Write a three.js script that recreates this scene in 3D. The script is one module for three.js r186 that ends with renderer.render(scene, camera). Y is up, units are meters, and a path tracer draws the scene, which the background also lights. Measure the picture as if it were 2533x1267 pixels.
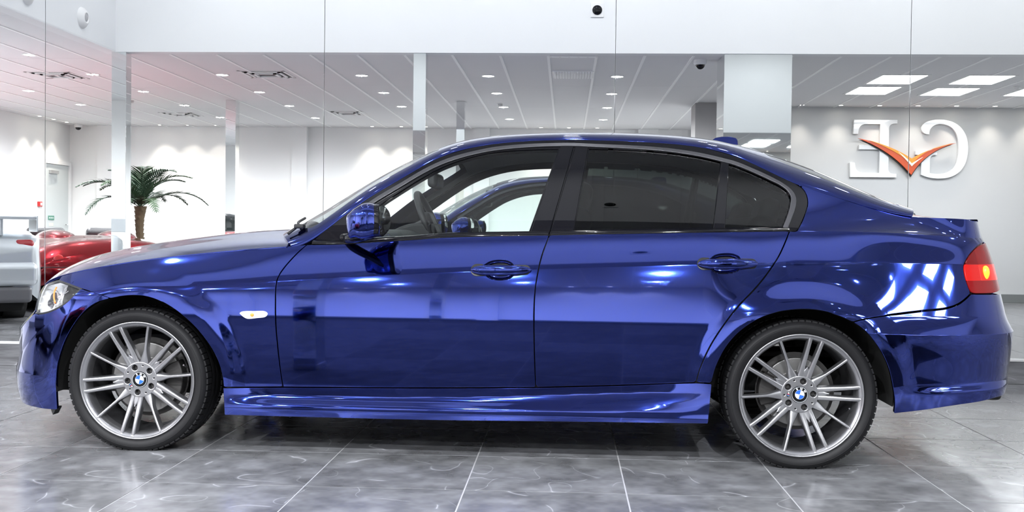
import * as THREE from 'three';
import { mergeGeometries } from 'three/addons/utils/BufferGeometryUtils.js';
import { RoundedBoxGeometry } from 'three/addons/geometries/RoundedBoxGeometry.js';
import { RectAreaLightUniformsLib } from 'three/addons/lights/RectAreaLightUniformsLib.js';
import { FontLoader } from 'three/addons/loaders/FontLoader.js';
import { TextGeometry } from 'three/addons/geometries/TextGeometry.js';

// ---------- camera, exposure, renderer ----------
const scene = new THREE.Scene();
scene.background = new THREE.Color(0x000000);
const FOC = 2619.49, PW = 2533, PH = 1267, D2R = Math.PI / 180;
const camera = new THREE.PerspectiveCamera(2 * Math.atan(PH / 2 / FOC) / D2R, PW / PH, 0.05, 60);
camera.rotation.order = 'YXZ';
camera.rotation.set(-1.25016 * D2R, 2.90638 * D2R, 0.67903 * D2R);
camera.position.set(0, 0.94538, 7.0284);
camera.updateMatrixWorld(true);
const renderer = new THREE.WebGLRenderer({ antialias: true });
renderer.toneMapping = THREE.LinearToneMapping;
renderer.toneMappingExposure = 1.03;
renderer.shadowMap.enabled = true;
RectAreaLightUniformsLib.init();

// light levels (candela for spots, luminance for panels)
const I_DOWN = 24, I_WASH = 4.5, I_HIGH = 3, I_BULK = 2.4, L_PANEL = 13;
const LOW = 2.87, HIGH = 4.7;             // low ceiling and the high bay over the display car
const BULK = 4.3;                          // distance of the bulkhead from the mirror wall

// ---------- helpers ----------
let seed = 7;
const rnd = () => { seed = (seed * 1664525 + 1013904223) >>> 0; return seed / 4294967296; };
const clamp = (v, a, b) => Math.min(b, Math.max(a, v));
const lerp = (a, b, t) => a + (b - a) * t;
const sstep = (a, b, v) => { const t = clamp((v - a) / (b - a), 0, 1); return t * t * (3 - 2 * t); };
const taken = {};
const numbered = n => { const k = taken[n] = (taken[n] || 0) + 1; return k === 1 ? n : n + '_' + String(k - 1).padStart(3, '0'); };
function mesh(name, geo, mat, parent) {
  const m = new THREE.Mesh(Array.isArray(geo) ? merged(geo) : geo, mat);
  m.castShadow = m.receiveShadow = true; m.name = parent ? name : numbered(name);
  (parent || scene).add(m); return m;
}
function group(name, parent, pos, rotY) {
  const g = new THREE.Group(); g.name = parent ? name : numbered(name);
  if (pos) g.position.set(...pos); if (rotY) g.rotation.y = rotY;
  (parent || scene).add(g); return g;
}
function tag(o, label, category, grp, kind) {
  o.userData.label = label; o.userData.category = category;
  if (grp) o.userData.group = grp; if (kind) o.userData.kind = kind; return o;
}
const struct = o => { o.userData.kind = 'structure'; return o; };
function merged(list) {
  const l = list.map(g => { let h = g.index ? g.toNonIndexed() : g.clone(); for (const k of Object.keys(h.attributes)) if (!['position', 'normal', 'uv'].includes(k)) h.deleteAttribute(k);
    if (!h.attributes.uv) h.setAttribute('uv', new THREE.BufferAttribute(new Float32Array(h.attributes.position.count * 2), 2)); return h; });
  return l.length === 1 ? l[0] : mergeGeometries(l);
}
const box = (x0, x1, y0, y1, z0, z1) => new THREE.BoxGeometry(x1 - x0, y1 - y0, z1 - z0).translate((x0 + x1) / 2, (y0 + y1) / 2, (z0 + z1) / 2);
const rbox = (x0, x1, y0, y1, z0, z1, r = 0.005, s = 2) => new RoundedBoxGeometry(x1 - x0, y1 - y0, z1 - z0, s, r).translate((x0 + x1) / 2, (y0 + y1) / 2, (z0 + z1) / 2);
const lathe = (pts, n = 48, a0 = 0, a1 = Math.PI * 2) => new THREE.LatheGeometry(pts.map(p => new THREE.Vector2(p[0], p[1])), n, a0, a1);
const V3 = (x, y, z) => new THREE.Vector3(x, y, z);
const tube = (pts, r, n = 32, k = 8, closed = false) => new THREE.TubeGeometry(new THREE.CatmullRomCurve3(pts.map(p => V3(...p)), closed, 'centripetal'), n, r, k, closed);
// natural cubic spline through [x, y] knots, straight beyond its ends
function spline(pts) {
  const n = pts.length, x = pts.map(p => p[0]), y = pts.map(p => p[1]);
  const a = new Float64Array(n), b = new Float64Array(n), m = new Float64Array(n);
  for (let i = 1; i < n - 1; i++) {
    const h0 = x[i] - x[i - 1], h1 = x[i + 1] - x[i], w = 2 * (h0 + h1) - h0 * a[i - 1];
    a[i] = h1 / w; b[i] = (6 * ((y[i + 1] - y[i]) / h1 - (y[i] - y[i - 1]) / h0) - h0 * b[i - 1]) / w;
  }
  for (let i = n - 2; i > 0; i--) m[i] = b[i] - a[i] * m[i + 1];
  return t => {
    if (t <= x[0]) { const h = x[1] - x[0]; return y[0] + ((y[1] - y[0]) / h - h * m[1] / 6) * (t - x[0]); }
    if (t >= x[n - 1]) { const h = x[n - 1] - x[n - 2]; return y[n - 1] + ((y[n - 1] - y[n - 2]) / h + h * m[n - 2] / 6) * (t - x[n - 1]); }
    let i = 0; while (t > x[i + 1]) i++;
    const h = x[i + 1] - x[i], p = (x[i + 1] - t) / h, q = 1 - p;
    return p * y[i] + q * y[i + 1] + ((p * p * p - p) * m[i] + (q * q * q - q) * m[i + 1]) * h * h / 6;
  };
}
// monotone cubic through [x, y] knots
function pchip(p) { const n = p.length, d = [], m = []; for (let i = 0; i < n - 1; i++) d.push((p[i + 1][1] - p[i][1]) / (p[i + 1][0] - p[i][0]));
  for (let i = 0; i < n; i++) m.push(i === 0 ? d[0] : i === n - 1 ? d[n - 2] : d[i - 1] * d[i] <= 0 ? 0 : 2 / (1 / d[i - 1] + 1 / d[i]));
  return t => { if (t <= p[0][0]) return p[0][1] + m[0] * (t - p[0][0]); if (t >= p[n - 1][0]) return p[n - 1][1] + m[n - 1] * (t - p[n - 1][0]); let i = 0; while (t > p[i + 1][0]) i++; const h = p[i + 1][0] - p[i][0], s = (t - p[i][0]) / h, s2 = s * s, s3 = s2 * s; return (2 * s3 - 3 * s2 + 1) * p[i][1] + (s3 - 2 * s2 + s) * h * m[i] + (3 * s2 - 2 * s3) * p[i + 1][1] + (s3 - s2) * h * m[i + 1]; }; }
// piecewise-linear with soft corners
const soft = pts => t => { let i = 0; if (t <= pts[0][0]) return pts[0][1]; if (t >= pts[pts.length - 1][0]) return pts[pts.length - 1][1]; while (t > pts[i + 1][0]) i++;
  const s = (t - pts[i][0]) / (pts[i + 1][0] - pts[i][0]); return lerp(pts[i][1], pts[i + 1][1], s * s * (3 - 2 * s)); };

// ---------- value noise for textures ----------
function noise2(seedN, per) {
  let s = seedN * 9781 + 17; const r = () => { s = (s * 1664525 + 1013904223) >>> 0; return s / 4294967296; };
  const g = Float32Array.from({ length: per * per }, r);
  return (u, v) => { u = ((u % per) + per) % per; v = ((v % per) + per) % per; const i = Math.floor(u), j = Math.floor(v), fu = u - i, fv = v - j, a = fu * fu * (3 - 2 * fu), b = fv * fv * (3 - 2 * fv), i1 = (i + 1) % per, j1 = (j + 1) % per;
    return lerp(lerp(g[j * per + i], g[j * per + i1], a), lerp(g[j1 * per + i], g[j1 * per + i1], a), b); };
}
function dataTex(w, h, fn, srgb = true, rep = true) {
  const d = new Uint8Array(w * h * 4);
  for (let j = 0; j < h; j++) for (let i = 0; i < w; i++) { const c = fn(i / w, j / h), k = (j * w + i) * 4; d[k] = clamp(c[0], 0, 1) * 255; d[k + 1] = clamp(c[1], 0, 1) * 255; d[k + 2] = clamp(c[2], 0, 1) * 255; d[k + 3] = 255; }
  const t = new THREE.DataTexture(d, w, h); t.magFilter = THREE.LinearFilter; t.minFilter = THREE.LinearMipmapLinearFilter; t.generateMipmaps = true;
  if (rep) t.wrapS = t.wrapT = THREE.RepeatWrapping; if (srgb) t.colorSpace = THREE.SRGBColorSpace; t.needsUpdate = true; return t;
}
const lin = (r, g, b) => new THREE.Color().setRGB(r, g, b);
const std = (c, rough = 0.6, metal = 0, extra = {}) => new THREE.MeshStandardMaterial({ color: c, roughness: rough, metalness: metal, side: THREE.DoubleSide, ...extra });
const phys = (c, rough = 0.4, metal = 0, extra = {}) => new THREE.MeshPhysicalMaterial({ color: c, roughness: rough, metalness: metal, side: THREE.DoubleSide, ...extra });

const M = {
  paint: phys(lin(0.024, 0.05, 0.33), 0.06, 1, { clearcoat: 1, clearcoatRoughness: 0.006 }),
  trimGloss: phys(lin(0.004, 0.004, 0.006), 0.03, 0),
  trimSatin: std(lin(0.12, 0.12, 0.13), 0.3, 0.9),
  rubber: std(lin(0.012, 0.012, 0.013), 0.55),
  rubberDark: std(lin(0.003, 0.003, 0.003), 0.35),
  tyre: phys(lin(0.009, 0.009, 0.01), 0.55, 0, { specularIntensity: 0.5 }),
  plasticBlack: std(lin(0.01, 0.01, 0.011), 0.5),
  under: std(lin(0.006, 0.006, 0.006), 0.8),
  alloy: phys(lin(0.4, 0.4, 0.415), 0.3, 0.9, { clearcoat: 0.6, clearcoatRoughness: 0.05 }),
  barrel: std(lin(0.14, 0.14, 0.147), 0.4, 0.85),
  disc: std(lin(0.27, 0.265, 0.26), 0.42, 1),
  iron: std(lin(0.035, 0.033, 0.032), 0.6, 0.3),
  chrome: std(lin(0.92, 0.92, 0.93), 0.05, 1),
  mirror: std(lin(0.93, 0.945, 0.945), 0.0, 1),
  columnMirror: std(lin(0.86, 0.88, 0.88), 0.015, 1),
  glassClear: phys(lin(0.86, 0.9, 0.89), 0.0, 0, { transmission: 1, thickness: 0, ior: 1.5 }),
  glassFront: phys(lin(0.86, 0.9, 0.885), 0.0, 0, { transmission: 1, thickness: 0, ior: 1.52 }),
  glassTint: phys(lin(0.15, 0.175, 0.17), 0.0, 0, { transmission: 1, thickness: 0, ior: 1.52 }),
  lensClear: phys(lin(0.95, 0.96, 0.97), 0.0, 0, { transmission: 1, thickness: 0, ior: 1.5 }),
  leather: std(lin(0.02, 0.02, 0.022), 0.45),
  cloth: std(lin(0.035, 0.035, 0.038), 0.8),
  headliner: std(lin(0.16, 0.16, 0.165), 0.9),
  wallWhite: std(lin(0.9, 0.905, 0.9), 0.75),
  bulkWhite: std(lin(0.84, 0.85, 0.86), 0.7),
  ceil: std(lin(0.84, 0.84, 0.85), 0.85),
  tbar: std(lin(0.97, 0.97, 0.97), 0.6),
  white: std(lin(0.85, 0.85, 0.85), 0.5),
  greyWall: std(lin(0.34, 0.33, 0.33), 0.6),
  skirting: std(lin(0.17, 0.18, 0.18), 0.35),
  glow: new THREE.MeshStandardMaterial({ color: 0xffffff, emissive: lin(1, 0.99, 0.97), emissiveIntensity: 36, roughness: 0.5 }),
  glowWarm: new THREE.MeshStandardMaterial({ color: 0xffffff, emissive: lin(1, 0.93, 0.8), emissiveIntensity: 30, roughness: 0.5 }),
  glowPanel: new THREE.MeshStandardMaterial({ color: 0xffffff, emissive: lin(0.97, 0.99, 1), emissiveIntensity: 12, roughness: 0.5 }),
  black: std(lin(0.01, 0.01, 0.01), 0.5),
};

// =====================================================================
// THE SHOWROOM  (mirror wall at z = 0, the camera looks at it)
// =====================================================================
const TILE = 0.59342, TX0 = -1.54843, TZ0 = 2.58139;
const XL = -9.4, XR = 8.2, ZB = 12.6, LOGOZ = 8.95, LOGOX = 2.62, VOIDX = -4.92;

// floor: slab + porcelain tiles
const tileTex = [];
{
  for (let k = 0; k < 3; k++) {
    const n1 = noise2(11 + k, 8), n2 = noise2(31 + k, 16), n3 = noise2(57 + k, 64), n4 = noise2(83 + k, 6), n5 = noise2(101 + k, 7), n6 = noise2(131 + k, 32);
    const S = 512;
    tileTex.push(dataTex(S, S, (u, v) => {
      const wx = u + 0.05 * (n1(u * 8, v * 8) - 0.5) + 0.016 * (n2(u * 16 + 3, v * 16) - 0.5), wy = v + 0.05 * (n1(u * 8 + 4, v * 8 + 2) - 0.5) + 0.016 * (n2(u * 16, v * 16 + 5) - 0.5);
      let c = 0.46 + 0.10 * (n1(u * 8, v * 8) - 0.5) + 0.10 * (n2(u * 16, v * 16) - 0.5) + 0.055 * (n6(u * 32, v * 32) - 0.5) + 0.03 * (n3(u * 64, v * 64) - 0.5);
      const v1 = Math.abs(n4(wx * 6, wy * 6) - 0.5), v2 = Math.abs(n5(wx * 7 + 0.3, wy * 7) - 0.5), br = n2(u * 16 + 8, v * 16 + 3);
      c += 0.26 * Math.exp(-v1 * 190) * sstep(0.42, 0.7, br) + 0.2 * Math.exp(-v2 * 240) * sstep(0.45, 0.75, n1(u * 8 + 1, v * 8 + 6));
      return [c * 0.99, c * 0.995, c * 1.02];
    }));
  }
}
const tileMats = [];
for (let k = 0; k < 6; k++) { const t = tileTex[k % 3].clone(); t.needsUpdate = true; t.center.set(0.5, 0.5); t.rotation = (k * 37 % 4) * Math.PI / 2; t.offset.set(k * 0.37 % 1, k * 0.61 % 1); t.repeat.set(0.55, 0.55);
  tileMats.push(new THREE.MeshPhysicalMaterial({ map: t, roughness: 0.2, metalness: 0, color: lin(1, 1, 1), specularIntensity: 0.85 })); }
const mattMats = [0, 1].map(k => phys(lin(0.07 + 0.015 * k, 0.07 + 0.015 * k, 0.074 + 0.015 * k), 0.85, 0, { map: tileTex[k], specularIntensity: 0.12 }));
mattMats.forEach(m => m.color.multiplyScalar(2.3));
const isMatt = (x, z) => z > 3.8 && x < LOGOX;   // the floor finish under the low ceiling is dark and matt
const groutMat = std(lin(0.42, 0.42, 0.43), 0.55);
{
  const floor = struct(mesh('floor', box(XL - 0.2, XR + 0.2, -0.2, -0.0016, -0.4, ZB + 0.2), groutMat));
  const g0 = 0.0022, tg = new THREE.BoxGeometry(TILE - 2 * g0, 0.012, TILE - 2 * g0);
  { // bevelled top edge
    const p = tg.attributes.position; for (let i = 0; i < p.count; i++) if (p.getY(i) > 0) { p.setX(i, p.getX(i) - Math.sign(p.getX(i)) * 0.0008); p.setZ(i, p.getZ(i) - Math.sign(p.getZ(i)) * 0.0008); }
    const uv = tg.attributes.uv; for (let i = 0; i < p.count; i++) uv.setXY(i, p.getX(i) / TILE + 0.5, p.getZ(i) / TILE + 0.5);
  }
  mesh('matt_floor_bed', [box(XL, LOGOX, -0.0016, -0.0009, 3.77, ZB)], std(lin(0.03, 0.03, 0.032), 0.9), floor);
  const cells = [];
  const i0 = Math.floor((XL - TX0) / TILE), i1 = Math.ceil((XR - TX0) / TILE), j0 = Math.floor((0 - TZ0) / TILE), j1 = Math.ceil((ZB - TZ0) / TILE);
  for (let i = i0; i < i1; i++) for (let j = j0; j < j1; j++) {
    const cx = TX0 + (i + 0.5) * TILE, cz = TZ0 + (j + 0.5) * TILE;
    if (cx - TILE / 2 < XL || cx + TILE / 2 > XR || cz + TILE / 2 > ZB) { }
    const near = (cz < 5.2 && cx > -5.4 && cx < 5.6) ? Math.hypot(cx, (cz - 5) * 1.0) : 50 + Math.hypot(cx, cz - 5);
    cells.push([near, cx, cz]);
  }
  cells.sort((a, b) => a[0] - b[0]);
  const far = [], farMatt = [];
  cells.forEach(([d, cx, cz], k) => {
    const x0 = Math.max(cx - TILE / 2 + g0, XL), x1 = Math.min(cx + TILE / 2 - g0, XR), z0 = Math.max(cz - TILE / 2 + g0, 0.0), z1 = Math.min(cz + TILE / 2 - g0, ZB);
    if (x1 - x0 < 0.02 || z1 - z0 < 0.02) return;
    const full = x1 - x0 > TILE - 3 * g0 && z1 - z0 > TILE - 3 * g0;
    if (k < 290) {
      let g = tg;
      if (!full) { g = tg.clone(); g.scale((x1 - x0) / (TILE - 2 * g0), 1, (z1 - z0) / (TILE - 2 * g0)); }
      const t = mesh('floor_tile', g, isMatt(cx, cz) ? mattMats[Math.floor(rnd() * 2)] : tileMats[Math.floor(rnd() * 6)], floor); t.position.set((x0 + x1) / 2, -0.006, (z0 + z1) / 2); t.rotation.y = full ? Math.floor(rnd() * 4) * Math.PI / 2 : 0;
    } else { const g = tg.clone(); g.scale((x1 - x0) / (TILE - 2 * g0), 1, (z1 - z0) / (TILE - 2 * g0)); g.translate((x0 + x1) / 2, -0.006, (z0 + z1) / 2); (isMatt(cx, cz) ? farMatt : far).push(g); }
  });
  mesh('floor_tiles', mergeGeometries(far), tileMats[0], floor).userData.kind = 'stuff';
  mesh('matt_floor_tiles', mergeGeometries(farMatt), mattMats[0], floor).userData.kind = 'stuff';
}
// mirror wall: backing, plinth, mirror panels
struct(mesh('wall_mirror_side', box(XL - 0.2, XR + 0.2, 0, HIGH + 0.3, -0.25, -0.03), M.wallWhite));
{
  const seams = [-5.47, -3.537, -1.627, 0.31, 2.221, 4.15, 6.08];
  for (let k = 0; k < 6; k++) {
    const p = group('tall_mirror', null, [(seams[k] + seams[k + 1]) / 2, 0.165, 0]); const w = (seams[k + 1] - seams[k]) / 2 - 0.0011;
    mesh('mirror_glass', rbox(-w, w, 0, 4.4, -0.02, 0, 0.0015, 1), M.mirror, p);
    const where = ['beyond the silver coupe tail', 'behind the blue car\'s bonnet and the palm reflection', 'behind the blue car\'s windscreen', 'behind the blue car\'s roof and rear door', 'behind the blue car\'s boot, reflecting the wall lettering', 'at the end of the mirrored wall past the boot'][k];
    tag(p, 'tall frameless mirror panel ' + where, 'mirror', 'mirror wall panels');
  }
  const pl = group('mirror_plinth', null, [0, 0, 0]);
  for (let x = -5.47; x < 6.0; x += 1.187) mesh('plinth_tile', rbox(x + 0.001, Math.min(x + 1.185, 6.08), 0.001, 0.146, -0.03, 0.006, 0.001, 1), tileMats[1], pl);
  mesh('trim_strip', rbox(-5.47, 6.08, 0.147, 0.1645, -0.03, 0.012, 0.003, 2), std(lin(0.8, 0.8, 0.8), 0.3, 0.3), pl).userData.label = 'white trim strip';
  tag(pl, 'low grey tiled plinth with white trim strip under the mirror panels', 'plinth');
}
// outer walls
struct(mesh('wall_left', box(XL - 0.25, XL, 0, LOW + 0.2, -0.03, ZB), M.wallWhite));
struct(mesh('wall_back', box(XL - 0.25, LOGOX, 0, LOW + 0.2, ZB, ZB + 0.2), M.wallWhite));
struct(mesh('wall_right', box(XR, XR + 0.2, 0, HIGH + 0.2, -0.03, ZB), M.wallWhite));
const logoWall = struct(mesh('wall_logo', box(LOGOX, XR, 0, LOW + 0.2, LOGOZ, LOGOZ + 0.2), std(lin(0.56, 0.565, 0.57), 0.7)));
struct(mesh('wall_return', box(LOGOX - 0.2, LOGOX, 0, LOW + 0.2, LOGOZ, ZB), M.wallWhite));
struct(mesh('baseboard_logo', rbox(LOGOX, XR, 0.0, 0.125, LOGOZ - 0.014, LOGOZ, 0.003, 1), M.skirting));
struct(mesh('baseboard_back', rbox(XL, LOGOX - 0.2, 0.0, 0.125, ZB - 0.014, ZB, 0.003, 1), M.skirting));
struct(mesh('baseboard_left', rbox(XL, XL + 0.014, 0.0, 0.125, 0.2, ZB - 0.014, 0.003, 1), M.skirting));
// pilasters on the back wall
[[-8.82, -8.3], [-5.12, -4.84], [-1.72, -1.43], [1.3, 1.66]].forEach(([a, b], i) => struct(mesh('trim_' + (i + 1), box(a, b, 0, LOW, ZB - 0.12, ZB), M.wallWhite)));
// bulkhead, high bay ceiling
struct(mesh('wall_bulkhead', box(VOIDX, XR, LOW - 0.005, HIGH, BULK, BULK + 0.15), M.bulkWhite));
struct(mesh('wall_bulkhead_side', box(VOIDX - 0.15, VOIDX, LOW - 0.005, HIGH, -0.03, BULK + 0.15), M.bulkWhite));
struct(mesh('ceiling_high', box(VOIDX - 0.2, XR + 0.2, HIGH, HIGH + 0.15, -0.2, BULK + 0.2), M.bulkWhite));
// low ceiling: deck + tee bars + tiles
{
  const ceil = struct(mesh('ceiling', [box(XL - 0.2, XR + 0.2, LOW + 0.012, LOW + 0.15, BULK + 0.14, ZB + 0.2), box(XL - 0.2, VOIDX - 0.14, LOW + 0.012, LOW + 0.15, -0.2, BULK + 0.15)], M.ceil));
  const n = noise2(5, 64), mats = [0, 1, 2].map(k => std(lin(0.78 + 0.012 * k, 0.78 + 0.012 * k, 0.79 + 0.012 * k), 0.85));
  const P = 0.5206, x0 = -2.30 - 14 * P;
  for (let i = 0; i < 34; i++) {
    const x = x0 + i * P; if (x < XL || x > XR) continue;
    mesh('ceiling_bar', box(x - 0.015, x + 0.015, LOW - 0.006, LOW + 0.013, x < VOIDX - 0.2 ? 0 : BULK + 0.16, x > LOGOX ? LOGOZ : ZB), M.tbar, ceil);
    // planks between the bars, 1.2 m long; fine joints across
    const xa = x + 0.0155, xb = Math.min(x + P - 0.0155, XR);
    const zs = x < VOIDX - 0.3 ? 0 : BULK + 0.16, ze = x > LOGOX ? LOGOZ : ZB;
    for (let z = zs; z < ze - 0.05; z += 2.4) mesh('ceiling_panel', box(xa, xb, LOW + 0.001, LOW + 0.011, z + 0.0015, Math.min(z + 2.3985, ze)), mats[Math.floor(n(i * 1.7, z * 2.3) * 2.99)], ceil);
  }
}

// ---------- light fittings ----------
function spotAt(parent, y, intensity, angle, penumbra, color, radius) {
  const s = new THREE.SpotLight(color, intensity, 0, angle, penumbra, 2); s.name = 'lamp_light'; s.castShadow = true; s.shadow.radius = radius;
  s.position.set(0, y, 0); s.target.position.set(0, y - 1, 0); parent.add(s); parent.add(s.target); s.target.name = 'lamp_aim'; return s;
}
const ringGeo = lathe([[0.068, 0.004], [0.072, -0.004], [0.082, -0.006], [0.09, -0.003], [0.091, 0.003]], 32), discGeo = new THREE.CylinderGeometry(0.07, 0.07, 0.004, 32);
const ringS = lathe([[0.032, 0.003], [0.035, -0.004], [0.044, -0.004], [0.046, 0.003]], 24), discS = new THREE.CylinderGeometry(0.033, 0.033, 0.004, 24);
function downlight(x, z, label, grp, y = LOW, power = I_DOWN, big = 1) {
  const g = group('downlight', null, [x, y, z]); g.scale.set(big, 1, big);
  mesh('trim_ring', ringGeo, M.white, g); const d = mesh('lamp_disc', discGeo, M.glow, g); d.position.y = 0.001;
  spotAt(g, -0.006, power, 1.5, 0.45, 0xf8fbff, 0.3); tag(g, label, 'downlight', grp);
}
const rowName = ['first', 'second', 'third', 'fourth'];
const colName = ['line along the left wall', 'line above the palm', 'line beside the palm', 'line left of the slim pillars', 'line right of the slim pillars', 'line beside the air unit'];
[-7.6, -5.95, -4.3, -2.55, -0.98, 0.6].forEach((x, i) => [6.0, 7.6, 9.2, 10.9].forEach((z, j) =>
  downlight(x, z, 'round ceiling downlight ' + rowName[j] + ' from the bulkhead, ' + colName[i], 'low ceiling downlights', LOW, I_DOWN * [1.1, 1, 0.85, 0.16][j])));
downlight(-6.0, 4.55, 'round white ceiling downlight above the red roadster', 'low ceiling downlights');
downlight(-6.6, 2.2, 'round white ceiling downlight above the silver coupe tail', 'low ceiling downlights');
// high bay lights over the display car
[[-3.6, 'bonnet end'], [-1.8, 'windscreen'], [0.0, 'roof'], [1.8, 'boot'], [3.6, 'open floor past the boot'], [5.6, 'far right floor']].forEach(([x, w]) => [[1.1, 'mirror side'], [3.1, 'bulkhead side']].forEach(([z, s]) =>
  downlight(x, z, 'large high bay downlight, ' + s + ', over the ' + w + (w.includes('floor') ? '' : ' of the blue car'), 'high bay downlights', HIGH, I_HIGH, 1.3)));
// fill spotlights added on the high ceiling to brighten the bulkhead
[-4.2, -2.8, -1.4, 0.0, 1.4, 2.8, 4.2, 5.6, 7.0].forEach((x, i) => {
  const g = group('added_spotlight', null, [x, HIGH, 2.35]); mesh('fill_mount', box(-0.03, 0.03, -0.04, 0, -0.03, 0.03), M.white, g);
  const c = new THREE.CylinderGeometry(0.05, 0.045, 0.16, 24); c.rotateX(-0.95); mesh('lamp_body', c.translate(0, -0.1, 0), M.white, g);
  const d = new THREE.CylinderGeometry(0.042, 0.042, 0.004, 24); d.rotateX(-0.95); mesh('lamp_disc', d.translate(0, -0.1 - 0.047, 0.066), M.glow, g);
  const s = spotAt(g, -0.155, I_BULK, 0.75, 0.9, 0xf8fbff, 2); s.position.z = 0.08; s.target.position.set(0, -1.25, 1.8);
  tag(g, 'added white fill spotlight aimed at the bulkhead, ' + ['first', 'second', 'third', 'fourth', 'fifth', 'sixth', 'seventh', 'eighth', 'ninth'][i] + ' from the side bulkhead', 'spotlight', 'added bulkhead fill lights');
});
// wall washers
function washer(x, z, label, grp, dz, power = I_WASH) {
  const g = group('wall_washer', null, [x, LOW, z]);
  mesh('trim_ring', ringS, M.white, g); const d = mesh('lamp_disc', discS, M.glowWarm, g); d.position.y = 0.001;
  const s = spotAt(g, -0.012, power, 0.72, 0.9, 0xfff5e6, 1.4); s.target.position.set(0, -1.6, dz); tag(g, label, 'spotlight', grp);
}
[-7.55, -7.02, -6.49, -3.58, -3.04, -0.48, 0.03, 0.54].forEach((x, i) => washer(x, ZB - 0.3, 'small warm spotlight washing the white back wall, ' + ['leftmost behind the palm', 'middle behind the palm', 'rightmost behind the palm', 'left of the pair by the chrome pillar', 'right of the pair by the chrome pillar', 'left of the three above the roof line', 'middle of the three above the roof line', 'right of the three above the roof line'][i], 'back wall spotlights', 0.12));
[[-9.12, 10.9], [-9.12, 11.4], [-9.12, 11.9]].forEach(([x, z], i) => { washer(x, z, 'small warm spotlight washing the left wall, ' + ['before the doorway', 'above the doorway', 'past the doorway'][i], 'left wall spotlights', 0); });
[3.43, 3.99, 4.55, 5.1, 5.65, 6.2, 6.75, 7.3].forEach((x, i) => washer(x, LOGOZ - 0.22, 'small warm spotlight washing the grey logo wall, ' + ['next to the white pillar', 'second from the white pillar', 'above the letter E', 'above the orange tick', 'above the letter G', 'first past the letter G', 'second past the letter G', 'third past the letter G'][i], 'logo wall spotlights', 0.1, I_WASH * 0.4));
// LED panels
[[3.99, 6.12, 'front left'], [3.99, 7.12, 'rear left'], [5.0, 6.12, 'front middle'], [5.0, 7.2, 'rear middle'], [6.1, 7.2, 'rear right'], [6.1, 6.12, 'front right']].forEach(([x, z, w]) => {
  const g = group('led_panel', null, [x, LOW, z]);
  mesh('panel_frame', [box(-0.29, 0.29, -0.006, 0.002, -0.38, -0.35), box(-0.29, 0.29, -0.006, 0.002, 0.35, 0.38), box(-0.29, -0.26, -0.006, 0.002, -0.35, 0.35), box(0.26, 0.29, -0.006, 0.002, -0.35, 0.35)], M.white, g);
  mesh('panel_light', box(-0.26, 0.26, -0.002, 0.001, -0.35, 0.35), M.glowPanel, g);
  const a = new THREE.RectAreaLight(0xf6faff, L_PANEL, 0.52, 0.7); a.name = 'panel_lamp'; a.position.set(0, -0.008, 0); a.rotation.x = -Math.PI / 2; g.add(a);
  tag(g, 'rectangular white LED ceiling panel before the logo wall, ' + w + ' of the grid', 'light panel', 'LED panels');
});
// ---------- columns ----------
function column(x0, x1, z0, z1, top, label, mats) {
  const g = group('mirror_pillar', null, [(x0 + x1) / 2, 0, (z0 + z1) / 2]); const w = (x1 - x0) / 2, d = (z1 - z0) / 2, t = 0.006;
  mesh('core', box(-w + t, w - t, 0, top, -d + t, d - t), M.wallWhite, g);
  mesh('mirror_face', rbox(-w, w, 0.01, top, -d, -d + t, 0.002, 1), mats, g); mesh('mirror_face', rbox(-w, w, 0.01, top, d - t, d, 0.002, 1), mats, g);
  mesh('mirror_face', rbox(-w, -w + t, 0.01, top, -d + t, d - t, 0.002, 1), mats, g); mesh('mirror_face', rbox(w - t, w, 0.01, top, -d + t, d - t, 0.002, 1), mats, g);
  mesh('base_trim', rbox(-w - 0.004, w + 0.004, 0, 0.05, -d - 0.004, d + 0.004, 0.002, 1), M.chrome, g);
  tag(g, label, 'pillar', 'mirror-clad pillars'); return g;
}
column(-4.97, -4.81, BULK + 0.02, BULK + 0.16, LOW - 0.004, 'square mirror-clad pillar at the bulkhead corner by the palm', M.columnMirror);
column(-1.66, -1.525, BULK + 0.02, BULK + 0.2, LOW - 0.004, 'slim mirror-clad pillar under the bulkhead', M.columnMirror);
column(1.65, 2.36, BULK + 0.02, BULK + 0.55, LOW - 0.004, 'wide mirror-clad pillar beside the logo wall', M.columnMirror);
column(-5.07, -4.92, 8.5, 8.68, LOW, 'slim mirror-clad pillar standing behind the palm, before the back wall', M.columnMirror);
column(-1.63, -1.51, 8.5, 8.68, LOW, 'slim mirror-clad pillar before the back wall, in line with the slim bulkhead pillar', M.columnMirror);
{ const g = group('square_pillar', null, [2.06, 0, 8.75]); mesh('shaft', rbox(-0.21, 0.21, 0, LOW, -0.25, 0.25, 0.004, 1), M.greyWall, g); mesh('base_trim', rbox(-0.216, 0.216, 0, 0.12, -0.256, 0.256, 0.003, 1), M.skirting, g); tag(g, 'plain grey square pillar beside the back wall', 'pillar'); }

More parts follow.
